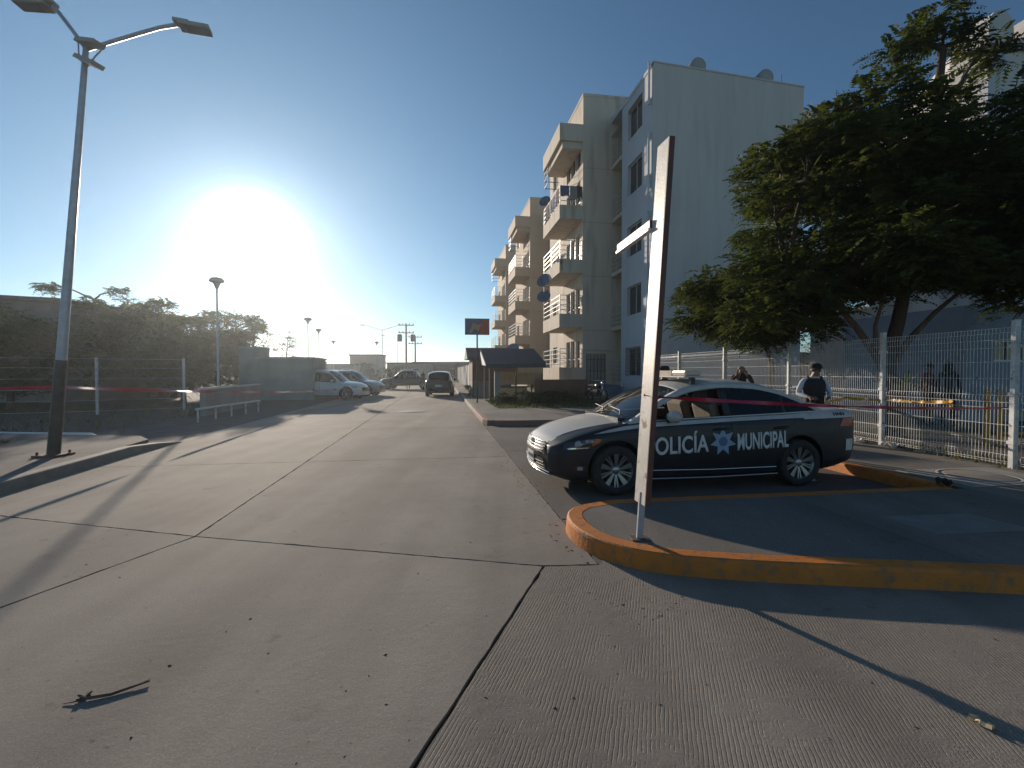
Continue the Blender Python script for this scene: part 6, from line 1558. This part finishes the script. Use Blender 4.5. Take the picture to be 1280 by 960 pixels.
# ------------------------------------------------------------------ small things on the ground
stx = MB(); pts = [(-2.05, 2.22, .008), (-1.99, 2.235, .010), (-1.92, 2.26, .008), (-1.86, 2.31, .010), (-1.80, 2.35, .014)]
stx.tube(pts, [.004, .008, .007, .006, .003], 7); stx.tube([(-2.09, 2.20, .004), (-2.03, 2.215, .008)], [.002, .004], 5); stx.tube([(-1.87, 2.30, .01), (-1.81, 2.365, .012)], [.004, .002], 5)
for k in range(7):
    a = k * .9; stx.tube([(-2.02, 2.235, .008), (-2.03 + .028 * math.cos(a), 2.245 + .022 * math.sin(a), .014 + .008 * math.sin(a * 2))], [.007, .004], 5)
tag(stx.build('twig', 'bark'), 'broken twig with a dry clump lying on the road in the lower left', 'twig')
def bits(name, pts, size, mat, seed, z=0.0):
    r_ = random.Random(seed); b = MB()
    for (x, y) in pts:
        L = size * r_.uniform(.5, 1.4); w = L * r_.uniform(.25, .6); a = r_.uniform(0, 6.28); h = L * r_.uniform(.15, .5)
        d_ = Vector((math.cos(a), math.sin(a), 0)); s_ = Vector((-math.sin(a), math.cos(a), 0)); c = Vector((x, y, z))
        b.add([c - d_ * L, c - s_ * w + Vector((0, 0, h * .3)), c + d_ * L, c + s_ * w + Vector((0, 0, h * .5)), c + Vector((0, 0, h))], [(0, 1, 4), (1, 2, 4), (2, 3, 4), (3, 0, 4), (0, 3, 2, 1)])
    o = b.build(name, mat); o['kind'] = 'stuff'; return o
rr = random.Random(21)
bits('leaf_litter', [(rr.uniform(-4, 4.5), 1.6 + 6.5 * rr.random() ** 1.6) for _ in range(190)], .010, 'bark_dark', 3)
bits('leaf_litter', [tuple(v2(P(rr.gauss(-.05, .10), rr.uniform(0, 12)))) for _ in range(260)], .014, 'bark_dark', 4)
bits('gravel', [(rr.gauss(.15 * k, .16) + .75, rr.gauss(3.05 + .1 * k, .14)) for k in range(3) for _ in range(18)], .009, 'bark', 5)
bits('gravel', [(rr.uniform(-6, 5), rr.uniform(1.5, 9)) for _ in range(240)], .006, 'collar_concrete', 6)
bits('gravel', [tuple(v2(P(rr.gauss(.12, .08), rr.uniform(10.5, 30)))) for _ in range(300)], .03, 'dirt', 7)
def scrap(label, loc, s, mat, seed, name='paper_scrap', cat='litter'):
    r_ = random.Random(seed); n = 5; vs = []
    for j in range(n):
        for i in range(n): vs.append(((i / 4 - .5) * s * (1 + .2 * r_.random()), (j / 4 - .5) * s * .6, r_.random() * s * .35 + .004))
    f = [(j * n + i, j * n + i + 1, (j + 1) * n + i + 1, (j + 1) * n + i) for j in range(n - 1) for i in range(n - 1)]
    b = MB(); b.add(vs, f); b.add([(x, y, z - .003) for x, y, z in vs], [q[::-1] for q in f]); o = b.build(name, mat); o.location = loc; o.rotation_euler = (0, 0, r_.uniform(0, 3)); return tag(o, label, cat)
scrap('crumpled white paper at the fence foot, left of the nearest middle post', (6.93, 9.55, KH), .26, 'paper', 1)
scrap('crumpled white paper at the fence foot, right of the nearest middle post', (7.05, 8.95, KH), .26, 'paper', 2)
scrap('small pale scrap on the road at the lower right corner', (2.06, 2.07, 0), .07, 'board_cream', 3)
scrap('pale crumpled scrap in the lower left corner of the road', (-1.85, 1.80, 0), .05, 'board_cream', 4)
scrap('dark lump lying on the sidewalk near the manhole cover', (5.35, 5.92, KH), .22, 'rubber', 5, 'rubber_scrap', 'litter')
scrap('small white scrap on the ground beside the rear wheel', (4.28, 6.75, 0.001), .10, 'paper', 6)

# ------------------------------------------------------------------ air
HZ = 1
if HZ:
    b = MB(); b.box(-570, 570, -70, 570, -3.2, 19.2); hz = b.build('haze', [])
    hm = bpy.data.materials.new('haze'); hm.use_nodes = True; hn = hm.node_tree; hn.nodes.clear()
    pv = hn.nodes.new('ShaderNodeVolumePrincipled'); pv.inputs['Color'].default_value = (.86, .95, 1.0, 1); pv.inputs['Density'].default_value = .0009; pv.inputs['Anisotropy'].default_value = .76
    ho = hn.nodes.new('ShaderNodeOutputMaterial'); hn.links.new(pv.outputs[0], ho.inputs['Volume']); hz.data.materials.clear(); hz.data.materials.append(hm); hz['kind'] = 'stuff'
